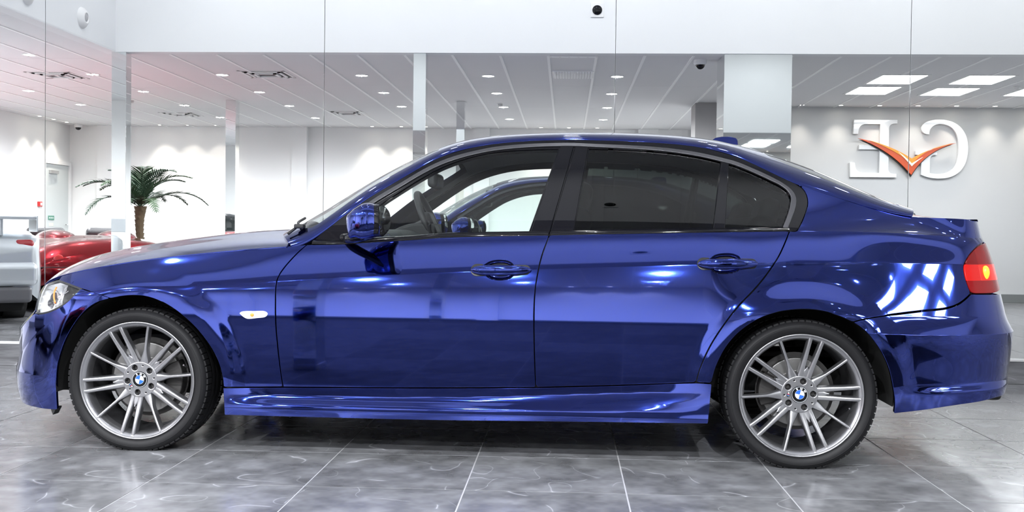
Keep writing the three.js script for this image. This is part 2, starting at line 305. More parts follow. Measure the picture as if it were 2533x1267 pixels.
// ---------- ceiling items ----------
function diffuser(x, z, label) {
  const g = group('ceiling_vent', null, [x, LOW, z]);
  for (const s of [0.29, 0.22, 0.15]) for (let k = 0; k < 4; k++) { const b = box(-s, s, -0.002 - (0.29 - s) * 0.12, 0.004, s - 0.035, s); b.rotateY(k * Math.PI / 2); const p = b; mesh('vane', p, M.white, g); }
  mesh('throat', box(-0.29, 0.29, 0.0, 0.006, -0.29, 0.29), std(lin(0.1, 0.1, 0.1), 0.8), g); tag(g, label, 'vent', 'ceiling diffusers');
}
diffuser(-6.45, 6.1, 'square four-way ceiling diffuser above the open roadster'); diffuser(-3.72, 5.95, 'square four-way ceiling diffuser nearest the bulkhead, between two downlight columns');
diffuser(-6.48, 10.5, 'square four-way ceiling diffuser near the back wall behind the palm'); diffuser(-3.58, 10.15, 'square four-way ceiling diffuser near the back wall by the chrome pillars');
{ const g = group('air_conditioner', null, [0.06, LOW, 5.8]); mesh('casing', rbox(-0.25, 0.25, -0.012, 0.004, -0.26, 0.26, 0.004, 1), M.white, g);
  for (let k = 0; k < 14; k++) mesh('louvre', box(-0.225 + k * 0.0335, -0.207 + k * 0.0335, -0.03, -0.01, -0.24, 0.2), M.tbar, g); tag(g, 'white ribbed ceiling air unit beside the right downlight column', 'air unit'); }
{ const g = group('ceiling_grille', null, [0.06, LOW, 4.52]); mesh('frame', rbox(-0.26, 0.26, -0.01, 0.003, -0.05, 0.05, 0.003, 1), M.white, g); for (let k = 0; k < 5; k++) mesh('slot', box(-0.24 + k * 0.1, -0.16 + k * 0.1, -0.012, -0.009, -0.02, 0.02), M.tbar, g); tag(g, 'narrow white ceiling grille tucked behind the bulkhead', 'grille'); }
function smoke(x, z, label) { const g = group('smoke_detector', null, [x, LOW, z]); mesh('base', lathe([[0, -0.01], [0.05, -0.01], [0.055, 0.002]], 24), M.white, g); mesh('head', lathe([[0, -0.045], [0.025, -0.042], [0.036, -0.03], [0.038, -0.01]], 24), std(lin(0.6, 0.6, 0.6), 0.5), g); tag(g, label, 'detector', 'smoke detectors'); }
smoke(-6.54, 8.6, 'small smoke detector on the ceiling above the palm'); smoke(-1.0, 8.75, 'small smoke detector on the ceiling by the narrow pillar'); smoke(5.66, 6.66, 'small smoke detector between the LED panels');
function dome(x, z, label) { const g = group('dome_camera', null, [x, LOW, z]); mesh('housing', lathe([[0.07, 0.002], [0.072, -0.035], [0.062, -0.05], [0.052, -0.053]], 28), M.white, g); mesh('dome', new THREE.SphereGeometry(0.052, 24, 12, 0, Math.PI * 2, Math.PI / 2, Math.PI / 2).translate(0, -0.05, 0), M.trimGloss, g); tag(g, label, 'camera', 'dome cameras'); }
dome(1.45, 4.75, 'white dome security camera on the ceiling beside the wide mirrored pillar'); dome(-9.12, 12.35, 'white dome security camera in the left corner of the back wall');
function nozzle(z, y, label) { const g = group('air_nozzle', null, [VOIDX, y, z]); const p = lathe([[0.0, 0.02], [0.03, 0.022], [0.045, 0.05], [0.06, 0.055], [0.1, 0.02], [0.108, 0.0]], 36); p.rotateZ(-Math.PI / 2); mesh('bezel', p, M.white, g);
  const c = new THREE.SphereGeometry(0.045, 20, 12); c.scale(0.6, 1, 1); mesh('jet_ball', c.translate(0.03, 0, 0), std(lin(0.45, 0.45, 0.46), 0.5), g); tag(g, label, 'vent', 'bulkhead air nozzles'); }
nozzle(3.5, 3.07, 'round white air nozzle on the side bulkhead, the one closer to the corner pillar'); nozzle(2.4, 3.07, 'round white air nozzle on the side bulkhead, the one closer to the mirror wall');
{ const g = group('bulkhead_speaker', null, [0.3, 3.32, BULK]); mesh('plate', rbox(-0.07, 0.07, -0.075, 0.075, -0.012, 0, 0.004, 1), M.white, g); const l = lathe([[0, -0.02], [0.02, -0.03], [0.05, -0.012], [0.053, 0]], 32); l.rotateX(Math.PI / 2); mesh('black_lens', l.translate(0, 0, -0.008), M.trimGloss, g); tag(g, 'square white plate with round black lens on the bulkhead', 'camera'); }
// ---------- wall items on the left ----------
{ const g = group('door_1', null, [XL, 0, 12.02]); g.userData.kind = 'structure';
  mesh('door_leaf', rbox(0.0, 0.035, 0.005, 2.1, -0.45, 0.45, 0.004, 1), std(lin(0.62, 0.66, 0.66), 0.45), g);
  mesh('door_frame', [box(0, 0.06, 0, 2.18, -0.53, -0.455), box(0, 0.06, 0, 2.18, 0.455, 0.53), box(0, 0.06, 2.105, 2.18, -0.455, 0.455)], M.white, g);
  const h = mesh('door_handle', tube([[0.035, 1.0, 0.38], [0.075, 1.0, 0.38], [0.08, 1.0, 0.36], [0.08, 1.0, 0.27]], 0.009, 16), M.chrome, g); h.userData.label = 'chrome lever handle';
  mesh('door_closer', rbox(0.035, 0.08, 1.93, 1.99, -0.3, 0.0, 0.004, 1), std(lin(0.5, 0.5, 0.5), 0.4, 0.6), g); }
function signTex(draw, w, h) { const c = document.createElement('canvas'); c.width = w; c.height = h; draw(c.getContext('2d'), w, h); const t = new THREE.CanvasTexture(c); t.colorSpace = THREE.SRGBColorSpace; return t; }
{ const g = group('door_sign', null, [XL + 0.036, 1.12, 11.8]); mesh('plate', rbox(0, 0.008, -0.04, 0.04, -0.11, 0.11, 0.002, 1), std(lin(0.1, 0.3, 0.22), 0.5), g);
  mesh('lettering', [0, 1, 2, 3, 4].map(k => rbox(0.008, 0.0086, -0.012, 0.014, -0.088 + k * 0.036, -0.066 + k * 0.036, 0.0002, 1)), std(lin(0.7, 0.8, 0.75), 0.6), g).userData.label = 'blurred pale lettering'; tag(g, 'small green sign with pale lettering on the white door', 'sign'); }
{ const g = group('fire_call_point', null, [XL + 0.002, 1.36, 11.41]); mesh('housing', rbox(0, 0.05, -0.045, 0.045, -0.045, 0.045, 0.005, 2), std(lin(0.55, 0.03, 0.03), 0.4), g); mesh('press_plate', rbox(0.05, 0.053, -0.025, 0.025, -0.03, 0.03, 0.001, 1), M.white, g); tag(g, 'small red fire alarm call point beside the white door', 'alarm'); }
{ const g = group('notice_card', null, [XL + 0.036, 1.0, 11.8]); mesh('card', rbox(0, 0.005, -0.03, 0.03, -0.08, 0.08, 0.001, 1), std(lin(0.75, 0.76, 0.68), 0.6), g); tag(g, 'small pale notice card on the door under the green sign', 'sign'); }

// ---------- logo on the grey wall: reads G V E with an orange tick for the V ----------
{
  const serif = await new FontLoader().loadAsync('fonts/droid/droid_serif_regular.typeface.json');
  const zf = LOGOZ - 0.018;
  const letter = (ch, x0, x1, y0, y1, name, label) => {
    const g = new TextGeometry(ch, { font: serif, size: 1, depth: 0.045, curveSegments: 16, bevelEnabled: true, bevelThickness: 0.004, bevelSize: 0.004, bevelSegments: 2 }); g.computeBoundingBox(); const b = g.boundingBox;
    g.translate(-(b.min.x + b.max.x) / 2, -b.min.y, -0.012); g.scale((x1 - x0) / (b.max.x - b.min.x), (y1 - y0) / (b.max.y - b.min.y), 1); g.rotateY(Math.PI); g.translate(0, 0, 0);
    const o = group(name, null, [(x0 + x1) / 2, y0, zf]); mesh('face', g, phys(lin(0.86, 0.87, 0.88), 0.2, 0, { clearcoat: 0.6 }), o); tag(o, label, 'letter', 'wall logo'); return o; };
  letter('E', 4.18, 4.86, 1.83, 2.68, 'logo_letter', 'white raised letter E of the wall logo');
  letter('G', 5.13, 5.89, 1.82, 2.69, 'logo_letter', 'white raised letter G of the wall logo');
  // tick: coordinates as the mirror shows them, left to right = E side to G side
  const mk = (pts, d0, d1) => { const s = new THREE.Shape(); pts.forEach((p, i) => i ? (p.length === 4 ? s.quadraticCurveTo(...p) : s.lineTo(...p)) : s.moveTo(...p)); return new THREE.ExtrudeGeometry(s, { depth: d1 - d0, bevelEnabled: true, bevelThickness: 0.002, bevelSize: 0.002, bevelSegments: 1, curveSegments: 16 }).translate(0, 0, d0); };
  const o = group('logo_tick', null, [5.06, 1.87, LOGOZ - 0.09]);
  mesh('tick_body', mk([[-0.78, 0.53], [-0.3, 0.44, 0.0, 0.2], [0.25, 0.40, 0.64, 0.47], [0.2, 0.36, 0.0, 0.0], [-0.3, 0.36, -0.78, 0.53]], -0.012, 0.012), phys(lin(0.62, 0.09, 0.025), 0.3, 0, { clearcoat: 0.5 }), o);
  mesh('tick_highlight', mk([[-0.62, 0.50], [-0.25, 0.40, 0.0, 0.235], [0.22, 0.38, 0.6, 0.468], [0.22, 0.42, 0.0, 0.155], [-0.22, 0.36, -0.62, 0.50]], -0.02, -0.013), phys(lin(0.9, 0.30, 0.03), 0.3, 0, { clearcoat: 0.5 }), o).userData.label = 'lighter orange upper layer';
  mesh('tick_edge', mk([[-0.2, 0.335], [-0.1, 0.27, 0.0, 0.165], [0.05, 0.2, 0.16, 0.26], [0.06, 0.19, 0.0, 0.125], [-0.1, 0.24, -0.2, 0.335]], -0.026, -0.021), phys(lin(0.95, 0.85, 0.7), 0.3, 0), o).userData.label = 'pale inner chevron';
  mesh('back_plate', mk([[-0.76, 0.51], [-0.28, 0.42, 0.0, 0.17], [0.25, 0.38, 0.6, 0.45], [0.2, 0.34, 0.0, -0.03], [-0.3, 0.33, -0.76, 0.51]], 0.013, 0.03), M.black, o);
  tag(o, 'orange and red tick-shaped V of the wall logo', 'logo', 'wall logo');
}
// ---------- potted palm ----------
{
  const g = group('potted_palm', null, [-6.52, 0, 8.9]);
  const barkT = dataTex(64, 256, (u, v) => { const n = noise2(3, 32), b = (v * 22) % 1, c = 0.2 + 0.12 * n(u * 32, v * 120) + 0.1 * (b < 0.2 ? -1 : 0.3 * b); return [c * 1.15, c * 0.95, c * 0.68]; });
  mesh('pot', lathe([[0, 0], [0.15, 0], [0.16, 0.02], [0.21, 0.33], [0.22, 0.36], [0.2, 0.36], [0.19, 0.33]], 32), phys(lin(0.03, 0.03, 0.03), 0.3, 0, { clearcoat: 0.5 }), g);
  mesh('soil', new THREE.CylinderGeometry(0.19, 0.19, 0.02, 28).translate(0, 0.32, 0), std(lin(0.03, 0.02, 0.015), 0.95), g);
  const trunk = []; for (let k = 0; k < 14; k++) { const y = 0.33 + k * 0.068, w = 0.06 + (k > 8 ? (k - 8) * 0.004 : 0) + (k > 11 ? (k - 11) * 0.005 : 0); trunk.push(new THREE.CylinderGeometry(w * 1.1, w * 0.86, 0.075, 12, 2).translate(Math.sin(k * 0.5) * 0.012, y + 0.035, 0)); }
  mesh('trunk', trunk, std(0xffffff, 0.9, 0, { map: barkT }), g);
  const leafMat = [lin(0.016, 0.036, 0.018), lin(0.011, 0.027, 0.014), lin(0.026, 0.05, 0.022)].map(c => std(c, 0.5));
  const NF = 19;
  for (let k = 0; k < NF; k++) {
    const az = k * 2.399 + 0.3, el = 1.35 - (k % 5) * 0.25 + 0.1 * rnd(), L = 0.78 + 0.3 * rnd(), pts = [];
    for (let i = 0; i <= 10; i++) { const t = i / 10, r = L * t, e = el - 0.62 * t * t; pts.push([r, Math.cos(e) * r, Math.sin(e) * r * 0.9 + 0.06 * t]); }
    const P = t => { const f = clamp(t, 0, 1) * 10, i = Math.min(9, Math.floor(f)), s = f - i; return V3(0, lerp(pts[i][2], pts[i + 1][2], s), lerp(pts[i][1], pts[i + 1][1], s)); };
    const parts = [tube(pts.map(p => [0, p[2], p[1]]), 0.007, 16, 5)], pos = [], nor = [];
    for (let i = 3; i < 26; i++) for (const sd of [-1, 1]) {
      const t = i / 26, a = P(t), b = P(t + 0.02), dir = b.clone().sub(a).normalize(), ll = 0.30 * Math.sin(Math.PI * (0.2 + 0.75 * t)) * (0.8 + 0.3 * rnd());
      const out = V3(sd, 0, 0).addScaledVector(dir, 0.9 + 0.4 * t).normalize(); out.y += 0.1 - 0.16 * rnd(); const tip = a.clone().addScaledVector(out, ll), wv = dir.clone().multiplyScalar(0.016), mid = a.clone().addScaledVector(out, ll * 0.45); mid.y += 0.012;
      const q = [a.clone().sub(wv), a.clone().add(wv), mid.clone().add(wv), mid.clone().sub(wv)];
      for (const tri of [[q[0], q[1], q[2]], [q[0], q[2], q[3]], [q[3], q[2], tip]]) { const n = tri[1].clone().sub(tri[0]).cross(tri[2].clone().sub(tri[0])).normalize(); for (const p of tri) { pos.push(p.x, p.y, p.z); nor.push(n.x, n.y, n.z); } }
    }
    const lg = new THREE.BufferGeometry(); lg.setAttribute('position', new THREE.Float32BufferAttribute(pos, 3)); lg.setAttribute('normal', new THREE.Float32BufferAttribute(nor, 3)); parts.push(lg);
    const f = mesh('frond', parts, leafMat[k % 3], g); f.position.set(0, 1.27, 0); f.rotation.y = az;
  }
  tag(g, 'green potted palm with brown trunk standing by the mirrored corner pillar', 'palm');
}

// =====================================================================
// THE BLUE SALOON   local axes: x rearwards from the front axle, y up, z to the near side
// =====================================================================
const PSI = 1.16 * D2R, CAR_O = V3(-1.789, 0, 1.777);
const car = group('saloon_car', null, CAR_O.toArray(), -PSI);
tag(car, 'glossy dark blue four-door saloon car with silver alloy wheels, parked before the mirror wall', 'car');
car.updateMatrixWorld(true);
const carInv = car.matrixWorld.clone().invert();
const eyeL = camera.position.clone().applyMatrix4(carInv);
function rayL(px, py) { // direction in car axes of a photograph pixel
  const d = V3((px - PW / 2) / FOC, -(py - PH / 2) / FOC, -1).applyQuaternion(camera.quaternion);
  return d.transformDirection(carInv);
}
// --- plan curve of the widest line, nose centre -> tail centre ---
const planPts = [[-0.80, 0], [-0.79, 0.2], [-0.745, 0.42], [-0.69, 0.55], [-0.62, 0.665], [-0.53, 0.757], [-0.40, 0.828], [-0.22, 0.866], [0, 0.882], [0.4, 0.889], [1.0, 0.894], [1.7, 0.899], [2.3, 0.904], [2.76, 0.905], [3.08, 0.890], [3.34, 0.848], [3.52, 0.782], [3.635, 0.69], [3.708, 0.56], [3.752, 0.36], [3.772, 0.15], [3.776, 0]];
const planTab = (() => {
  const s = [0]; for (let i = 1; i < planPts.length; i++) s.push(s[i - 1] + Math.hypot(planPts[i][0] - planPts[i - 1][0], planPts[i][1] - planPts[i - 1][1]));
  const fx = spline(s.map((v, i) => [v, planPts[i][0]])), fz = spline(s.map((v, i) => [v, planPts[i][1]]));
  const N = 1200, T = []; let acc = 0, px, pz;
  for (let i = 0; i <= N; i++) { const t = s[s.length - 1] * i / N, x = fx(t), z = fz(t); if (i) acc += Math.hypot(x - px, z - pz); T.push({ u: acc, x, z }); px = x; pz = z; }
  const at = T.find(q => q.x >= 1.4).u - 1.4; T.forEach(q => q.u -= at);
  for (let i = 0; i <= N; i++) { const a = T[Math.max(0, i - 1)], b = T[Math.min(N, i + 1)], dx = b.x - a.x, dz = b.z - a.z, l = Math.hypot(dx, dz); T[i].nx = -dz / l; T[i].nz = dx / l; }
  return T;
})();
const U0 = planTab[0].u, U1 = planTab[planTab.length - 1].u;
function plan(u) {
  const N = planTab.length - 1, f = clamp((u - U0) / (U1 - U0), 0, 1) * N; let i = Math.min(N - 1, Math.floor(f));
  while (i > 0 && planTab[i].u > u) i--; while (i < N - 1 && planTab[i + 1].u < u) i++;
  const a = planTab[i], b = planTab[i + 1], t = clamp((u - a.u) / (b.u - a.u), 0, 1);
  return { x: lerp(a.x, b.x, t), z: lerp(a.z, b.z, t), nx: lerp(a.nx, b.nx, t), nz: lerp(a.nz, b.nz, t) };
}
function planU(x, z) { let best = 1e9, k = 0; for (let i = 0; i < planTab.length; i += 4) { const q = planTab[i], d = (q.x - x) ** 2 + (q.z - z) ** 2; if (d < best) { best = d; k = i; } }
  let bb = 1e9, kk = k; for (let i = Math.max(0, k - 4); i <= Math.min(planTab.length - 1, k + 4); i++) { const q = planTab[i], d = (q.x - x) ** 2 + (q.z - z) ** 2; if (d < bb) { bb = d; kk = i; } }
  const q = planTab[kk], tx = q.nz, tz = -q.nx; return q.u + (x - q.x) * tx + (z - q.z) * tz; }

// --- feature lines over u ---
const yCrease = spline([[-0.5, 0.62], [-0.1, 0.69], [0.3, 0.71], [0.61, 0.731], [1.12, 0.767], [1.65, 0.795], [2.34, 0.825], [2.97, 0.842], [3.34, 0.84], [3.8, 0.835], [4.4, 0.83]]);
const yEdge = spline([[-1.4, 0.645], [-1.0, 0.665], [-0.72, 0.69], [-0.4, 0.742], [-0.06, 0.803], [0.21, 0.838], [0.62, 0.876], [1.15, 0.911], [1.73, 0.938], [2.41, 0.959], [2.71, 0.966], [3.17, 0.963], [3.5, 0.95], [3.9, 0.945], [4.4, 0.945]]);
const kFront = u => 1 - sstep(-0.75, -0.3, u);      // 1 at the front bumper
const kRear = u => sstep(2.86, 3.24, u);              // 1 at the rear bumper
const kCrease = u => sstep(0.3, 0.75, u) * (1 - sstep(3.05, 3.45, u));
const mix3 = (u, f, m, r) => { const a = kFront(u), b = kRear(u); return f * a + r * b + m * (1 - a - b); };
const hn_ = u => sstep(2.36, 2.74, u);
function feats(u) {
  const y4 = yCrease(u), y5 = yEdge(u), kc = kCrease(u), fr = kFront(u), re = kRear(u);
  const d4m = -0.0035 - 0.14 * (y4 - 0.66), fen = 1 - sstep(0.15, 0.7, u);
  const d5m = lerp(d4m - 0.57 * (y5 - y4), d4m - 0.72 * (y5 - y4), fen) - 0.048 * hn_(u);
  const hn = hn_(u), d4 = lerp(d4m - 0.048 * hn, -0.078, re);
  return [
    [mix3(u, 0.12, 0.14, 0.20), mix3(u, -0.022, -0.028, -0.05), mix3(u, 0.5, 0.18, 0.35), mix3(u, 0.5, 0.18, 0.35)],
    [mix3(u, 0.305, 0.30, 0.36), mix3(u, 0.012, -0.0085, -0.012), mix3(u, -0.05, 0.06, 0.06), mix3(u, -0.2, 0.06, 0.06)],
    [mix3(u, 0.37, 0.565, 0.555), mix3(u, 0.001, 0.0, 0.006), mix3(u, -0.1, 0.02, 0.02), mix3(u, 0.0, 0.02, -0.55)],
    [mix3(u, 0.486, 0.64, 0.63), mix3(u, 0.0, -0.0022, -0.027), mix3(u, -0.02, -0.065 - 0.22 * hn, -0.24), mix3(u, -0.62, -0.065 - 0.22 * hn, -0.24)],
    [lerp(y4, 0.565, fr), lerp(d4, -0.064, fr), lerp(lerp(lerp(-0.32, -0.2 + 0.08 * hn, kc), -0.25, re), -0.75, fr), lerp(lerp(-0.42, -0.48, kc), -0.12, fr)],
    [y5, lerp(lerp(d5m, d4 - 0.42 * (y5 - y4), re), -0.105, fr), lerp(lerp(-0.68, -0.9, fen), -0.7, fr), -0.9],
  ];
}
// wheel-arch lips
function flare(x, y) {
  let d = 0;
  for (const [cx, cy, R, A] of [[0.005, 0.30, 0.362, 0.010], [2.768, 0.30, 0.352, 0.012]]) { const r = Math.hypot(x - cx, (y - cy)), t = clamp((r - R - 0.026) / 0.1, 0, 1); if (r < R + 0.126) d += A * (1 - t) * (1 - t) * (1 + 2 * t) * sstep(0.1, 0.35, y); }
  return d;
}
// greenhouse side
const gBase = spline([[0.4, 0.69], [0.8, 0.738], [1.1, 0.764], [1.5, 0.782], [2.0, 0.783], [2.4, 0.766], [2.8, 0.728], [3.1, 0.682], [3.4, 0.62], [3.7, 0.55]]);
const gz = (x, y) => { const t = y - 0.95; return gBase(x) - 0.40 * t - 0.30 * t * t; };
let fu = NaN, fcache = null;
function dSide(u, y) {
  if (u !== fu) { fu = u; fcache = feats(u); fcache.p = plan(u); }
  const F = fcache, p = F.p; let d;
  if (y >= F[5][0]) {
    const y5 = F[5][0], k = sstep(3.3, 3.62, u), gl = gz(p.x, y) - p.z, g5 = gz(p.x, y5) - p.z;
    const tl = F[5][1] - 0.25 * (y - y5), h = 0.042;
    const cp = gl + (F[5][1] - g5) * Math.exp(-(y - y5) / h);
    d = lerp(cp, tl, k);
  } else {
    let i = 0; while (i < 4 && y > F[i + 1][0]) i++;
    const a = F[i], b = F[i + 1], h = b[0] - a[0], t = (y - a[0]) / h, t2 = t * t, t3 = t2 * t;
    d = t < 0 ? a[1] + a[3] * (y - a[0]) : (2 * t3 - 3 * t2 + 1) * a[1] + (t3 - 2 * t2 + t) * h * a[3] + (-2 * t3 + 3 * t2) * b[1] + (t3 - t2) * h * b[2];
  }
  if (u > 3.1 && y < 0.4) d += 0.013 * (1 - sstep(0.318, 0.352, y - 0.03 * (u - 3.4))) * sstep(3.16, 3.34, u) * (1 - sstep(3.62, 3.85, u));
  return d + flare(p.x, y);
}
function S(u, y, off = 0) { const d = dSide(u, y) + off, p = fcache.p; return [p.x + p.nx * d, y, p.z + p.nz * d]; }
const G = (x, y, off = 0) => { const e = 1e-3; return [x, y, gz(x, y) + off]; };
// the same surface over (u, v): v runs so that every feature line is a straight row
const refY = feats(1.4).map(f => f[0]);
function toV(u, y) { const F = feats(u); if (y >= F[5][0]) return refY[5] + y - F[5][0]; if (y <= F[0][0]) return refY[0] + y - F[0][0]; let i = 0; while (i < 4 && y > F[i + 1][0]) i++; return lerp(refY[i], refY[i + 1], (y - F[i][0]) / (F[i + 1][0] - F[i][0])); }
let tu = NaN, tF = null;
function toY(u, v) { if (u !== tu) { tu = u; tF = feats(u); } const F = tF; if (v >= refY[5]) return F[5][0] + v - refY[5]; if (v <= refY[0]) return F[0][0] + v - refY[0]; let i = 0; while (i < 4 && v > refY[i + 1]) i++; return lerp(F[i][0], F[i + 1][0], (v - refY[i]) / (refY[i + 1] - refY[i])); }
const Sv = (u, v, o = 0) => S(u, toY(u, v), o);
const rowsV = [2, 3, 4, 5].flatMap(k => [-0.004, -0.0012, 0, 0.0012, 0.004].map(e => refY[k] + e));
// nearest crossing of a pixel's ray with the side
function pixS(px, py, dOf = dSide) {
  const r = rayL(px, py), t0 = (eyeL.z - 1.05) / -r.z, t1 = (eyeL.z - 0.0) / -r.z; let bt = t0, bv = 1e9, pt = t0, pv = null;
  const f = t => { const x = eyeL.x + r.x * t, y = eyeL.y + r.y * t, z = eyeL.z + r.z * t, u = planU(x, z), p = plan(u); return [(x - p.x) * p.nx + (z - p.z) * p.nz - dOf(u, y), u, y]; };
  for (let i = 0; i <= 120; i++) { const t = lerp(t0, t1, i / 120), v = f(t)[0]; if (v < bv) { bv = v; bt = t; }
    if (v <= 0) { let a = pt, b = t; for (let k = 0; k < 30; k++) { const m = (a + b) / 2; if (f(m)[0] > 0) a = m; else b = m; } const q = f(b); return [q[1], q[2]]; } pt = t; }
  const q = f(bt); return [q[1], q[2]];
}
function pixG(px, py) { const r = rayL(px, py); let z = 0.7; for (let k = 0; k < 30; k++) { const t = (eyeL.z - z) / -r.z; z = gz(eyeL.x + r.x * t, eyeL.y + r.y * t); } const t = (eyeL.z - z) / -r.z; return [eyeL.x + r.x * t, eyeL.y + r.y * t]; }
// outline in photograph pixels -> closed outline on a surface. Each segment is smooth, corners lie between segments.
function outline(segs, to) {
  const out = [];
  for (const s of segs) {
    if (s.length === 2) { for (let i = 0; i <= 8; i++) out.push([lerp(s[0][0], s[1][0], i / 8), lerp(s[0][1], s[1][1], i / 8)]); continue; }
    const c = new THREE.CatmullRomCurve3(s.map(p => V3(p[0], p[1], 0)), false, 'centripetal'), n = s.length * 6;
    for (let i = 0; i <= n; i++) { const p = c.getPoint(i / n); out.push([p.x, p.y]); }
  }
  const q = to ? out.map(p => to(p[0], p[1])) : out, res = [];
  for (const p of q) if (!res.length || Math.hypot(p[0] - res[res.length - 1][0], p[1] - res[res.length - 1][1]) > 5e-4) res.push(p);
  return res;
}
function sdPoly(P) {
  const n = P.length, X0 = Math.min(...P.map(p => p[0])), X1 = Math.max(...P.map(p => p[0])), Y0 = Math.min(...P.map(p => p[1])), Y1 = Math.max(...P.map(p => p[1]));
  const f = (x, y) => { let d = 1e9, w = false;
    for (let i = 0, j = n - 1; i < n; j = i++) { const ax = P[j][0], ay = P[j][1], ex = P[i][0] - ax, ey = P[i][1] - ay, wx = x - ax, wy = y - ay, t = clamp((wx * ex + wy * ey) / (ex * ex + ey * ey + 1e-12), 0, 1), qx = wx - ex * t, qy = wy - ey * t, q = qx * qx + qy * qy; if (q < d) d = q;
      if ((ay > y) !== (P[i][1] > y) && x < ax + (y - ay) / (P[i][1] - ay) * ex) w = !w; }
    return (w ? -1 : 1) * Math.sqrt(d); };
  f.box = [X0, X1, Y0, Y1]; return f;
}
const sub = (a, ...b) => { const f = (x, y) => Math.max(a(x, y), ...b.map(q => -q(x, y))); f.box = a.box; return f; };
const and = (a, ...b) => { const f = (x, y) => Math.max(a(x, y), ...b.map(q => q(x, y))); f.box = a.box; return f; };
const inset = (a, e) => { const f = (x, y) => a(x, y) + e; f.box = a.box; return f; };
const nowhere = () => -1;
// sheet of a surface inside an outline, edges turned in
function panel(surf, sd, { cell = 0.009, depth = 0.012, lip = 0.0014, out = 1, sx = 1, sy = 1, rows = [] } = {}) {
  const [X0, X1, Y0, Y1] = sd.box, nx = Math.ceil((X1 - X0) / cell / (1 / sx)) + 2, ny = Math.ceil((Y1 - Y0) / cell / (1 / sy)) + 2, cx = (X1 - X0) / (nx - 2), cy = (Y1 - Y0) / (ny - 2);
  const gx = i => X0 + (i - 0.5) * cx - cx * 0.37;
  let ys = Array.from({ length: ny + 2 }, (_, j) => Y0 + (j - 0.5) * cy - cy * 0.29); const own = rows.filter(r => r > ys[0] && r < ys[ys.length - 1]); ys = ys.filter(v => !own.some(r => Math.abs(r - v) < cy * 0.35)).concat(own).sort((a, b) => a - b); const gy = j => ys[j], NY = ys.length;
  const W = nx + 2, val = new Float64Array(W * NY);
  for (let j = 0; j < NY; j++) for (let i = 0; i < W; i++) { let v = sd(gx(i), gy(j)); if (Math.abs(v) < 1e-7) v = 1e-7; val[j * W + i] = v; }
  const pos = [], nor = [], uv = [], idx = [], key = new Map();
  const nrm = (a, b) => { const e = 4e-4, p = surf(a + e, b), q = surf(a - e, b), r = surf(a, b + e), s = surf(a, b - e), ax = p[0] - q[0], ay = p[1] - q[1], az = p[2] - q[2], bx = r[0] - s[0], by = r[1] - s[1], bz = r[2] - s[2];
    let x = ay * bz - az * by, y = az * bx - ax * bz, z = ax * by - ay * bx; const l = Math.hypot(x, y, z) || 1; return [out * x / l, out * y / l, out * z / l, ax, ay, az, bx, by, bz]; };
  const vert = (a, b) => { const p = surf(a, b), n = nrm(a, b); pos.push(...p); nor.push(n[0], n[1], n[2]); uv.push(a, b); return pos.length / 3 - 1; };
  const gridV = (i, j) => { const k = j * W + i; let v = key.get(k); if (v === undefined) { v = vert(gx(i), gy(j)); key.set(k, v); } return v; };
  const cut = new Map(), cutV = (i0, j0, i1, j1) => { const k0 = j0 * W + i0, k1 = j1 * W + i1, k = k0 < k1 ? k0 * 1e6 + k1 : k1 * 1e6 + k0; let c = cut.get(k); if (c) return c;
    let a0 = gx(i0), b0 = gy(j0), a1 = gx(i1), b1 = gy(j1), v0 = val[k0]; for (let s = 0; s < 12; s++) { const am = (a0 + a1) / 2, bm = (b0 + b1) / 2, vm = sd(am, bm); if ((vm > 0) === (v0 > 0)) { a0 = am; b0 = bm; } else { a1 = am; b1 = bm; } }
    const a = (a0 + a1) / 2, b = (b0 + b1) / 2; c = { v: vert(a, b), a, b }; cut.set(k, c); return c; };
  const skirt = [];
  const tri = (A, B, C) => {
    const P = [A, B, C], ins = P.map(([i, j]) => val[j * W + i] < 0), n = ins.filter(Boolean).length; if (!n) return;
    if (n === 3) { idx.push(...P.map(([i, j]) => gridV(i, j))); return; }
    const lone = n === 1 ? ins.indexOf(true) : ins.indexOf(false), L = P[lone], N1 = P[(lone + 1) % 3], N2 = P[(lone + 2) % 3], c1 = cutV(...L, ...N1), c2 = cutV(...L, ...N2);
    if (n === 1) { idx.push(gridV(...L), c1.v, c2.v); skirt.push([c1, c2]); }
    else { const g1 = gridV(...N1), g2 = gridV(...N2); idx.push(c1.v, g1, g2, c1.v, g2, c2.v); skirt.push([c2, c1]); }
  };
  for (let j = 0; j < NY - 1; j++) for (let i = 0; i < W - 1; i++) { if ((i + j) & 1) { tri([i, j], [i + 1, j], [i, j + 1]); tri([i + 1, j], [i + 1, j + 1], [i, j + 1]); } else { tri([i, j], [i + 1, j], [i + 1, j + 1]); tri([i, j], [i + 1, j + 1], [i, j + 1]); } }
  // turned-in edge
  if (depth > 0) for (const pair of skirt) for (const c of pair) if (c.r1 === undefined) {
    const e = 6e-4, ga = sd(c.a + e, c.b) - sd(c.a - e, c.b), gb = sd(c.a, c.b + e) - sd(c.a, c.b - e), n = nrm(c.a, c.b); let o = [ga * n[3] + gb * n[6], ga * n[4] + gb * n[7], ga * n[5] + gb * n[8]]; const l = Math.hypot(...o) || 1; o = o.map(v => v / l);
    const p = surf(c.a, c.b), push = (q, m) => { const ll = Math.hypot(...m); pos.push(...q); nor.push(...m.map(v => v / ll)); uv.push(c.a, c.b); return pos.length / 3 - 1; };
    c.r1 = push([0, 1, 2].map(k => p[k] + o[k] * lip - n[k] * lip * 0.9), [0, 1, 2].map(k => o[k] + 0.35 * n[k]));
    c.r2 = push([0, 1, 2].map(k => p[k] + o[k] * lip - n[k] * depth), o);
  }
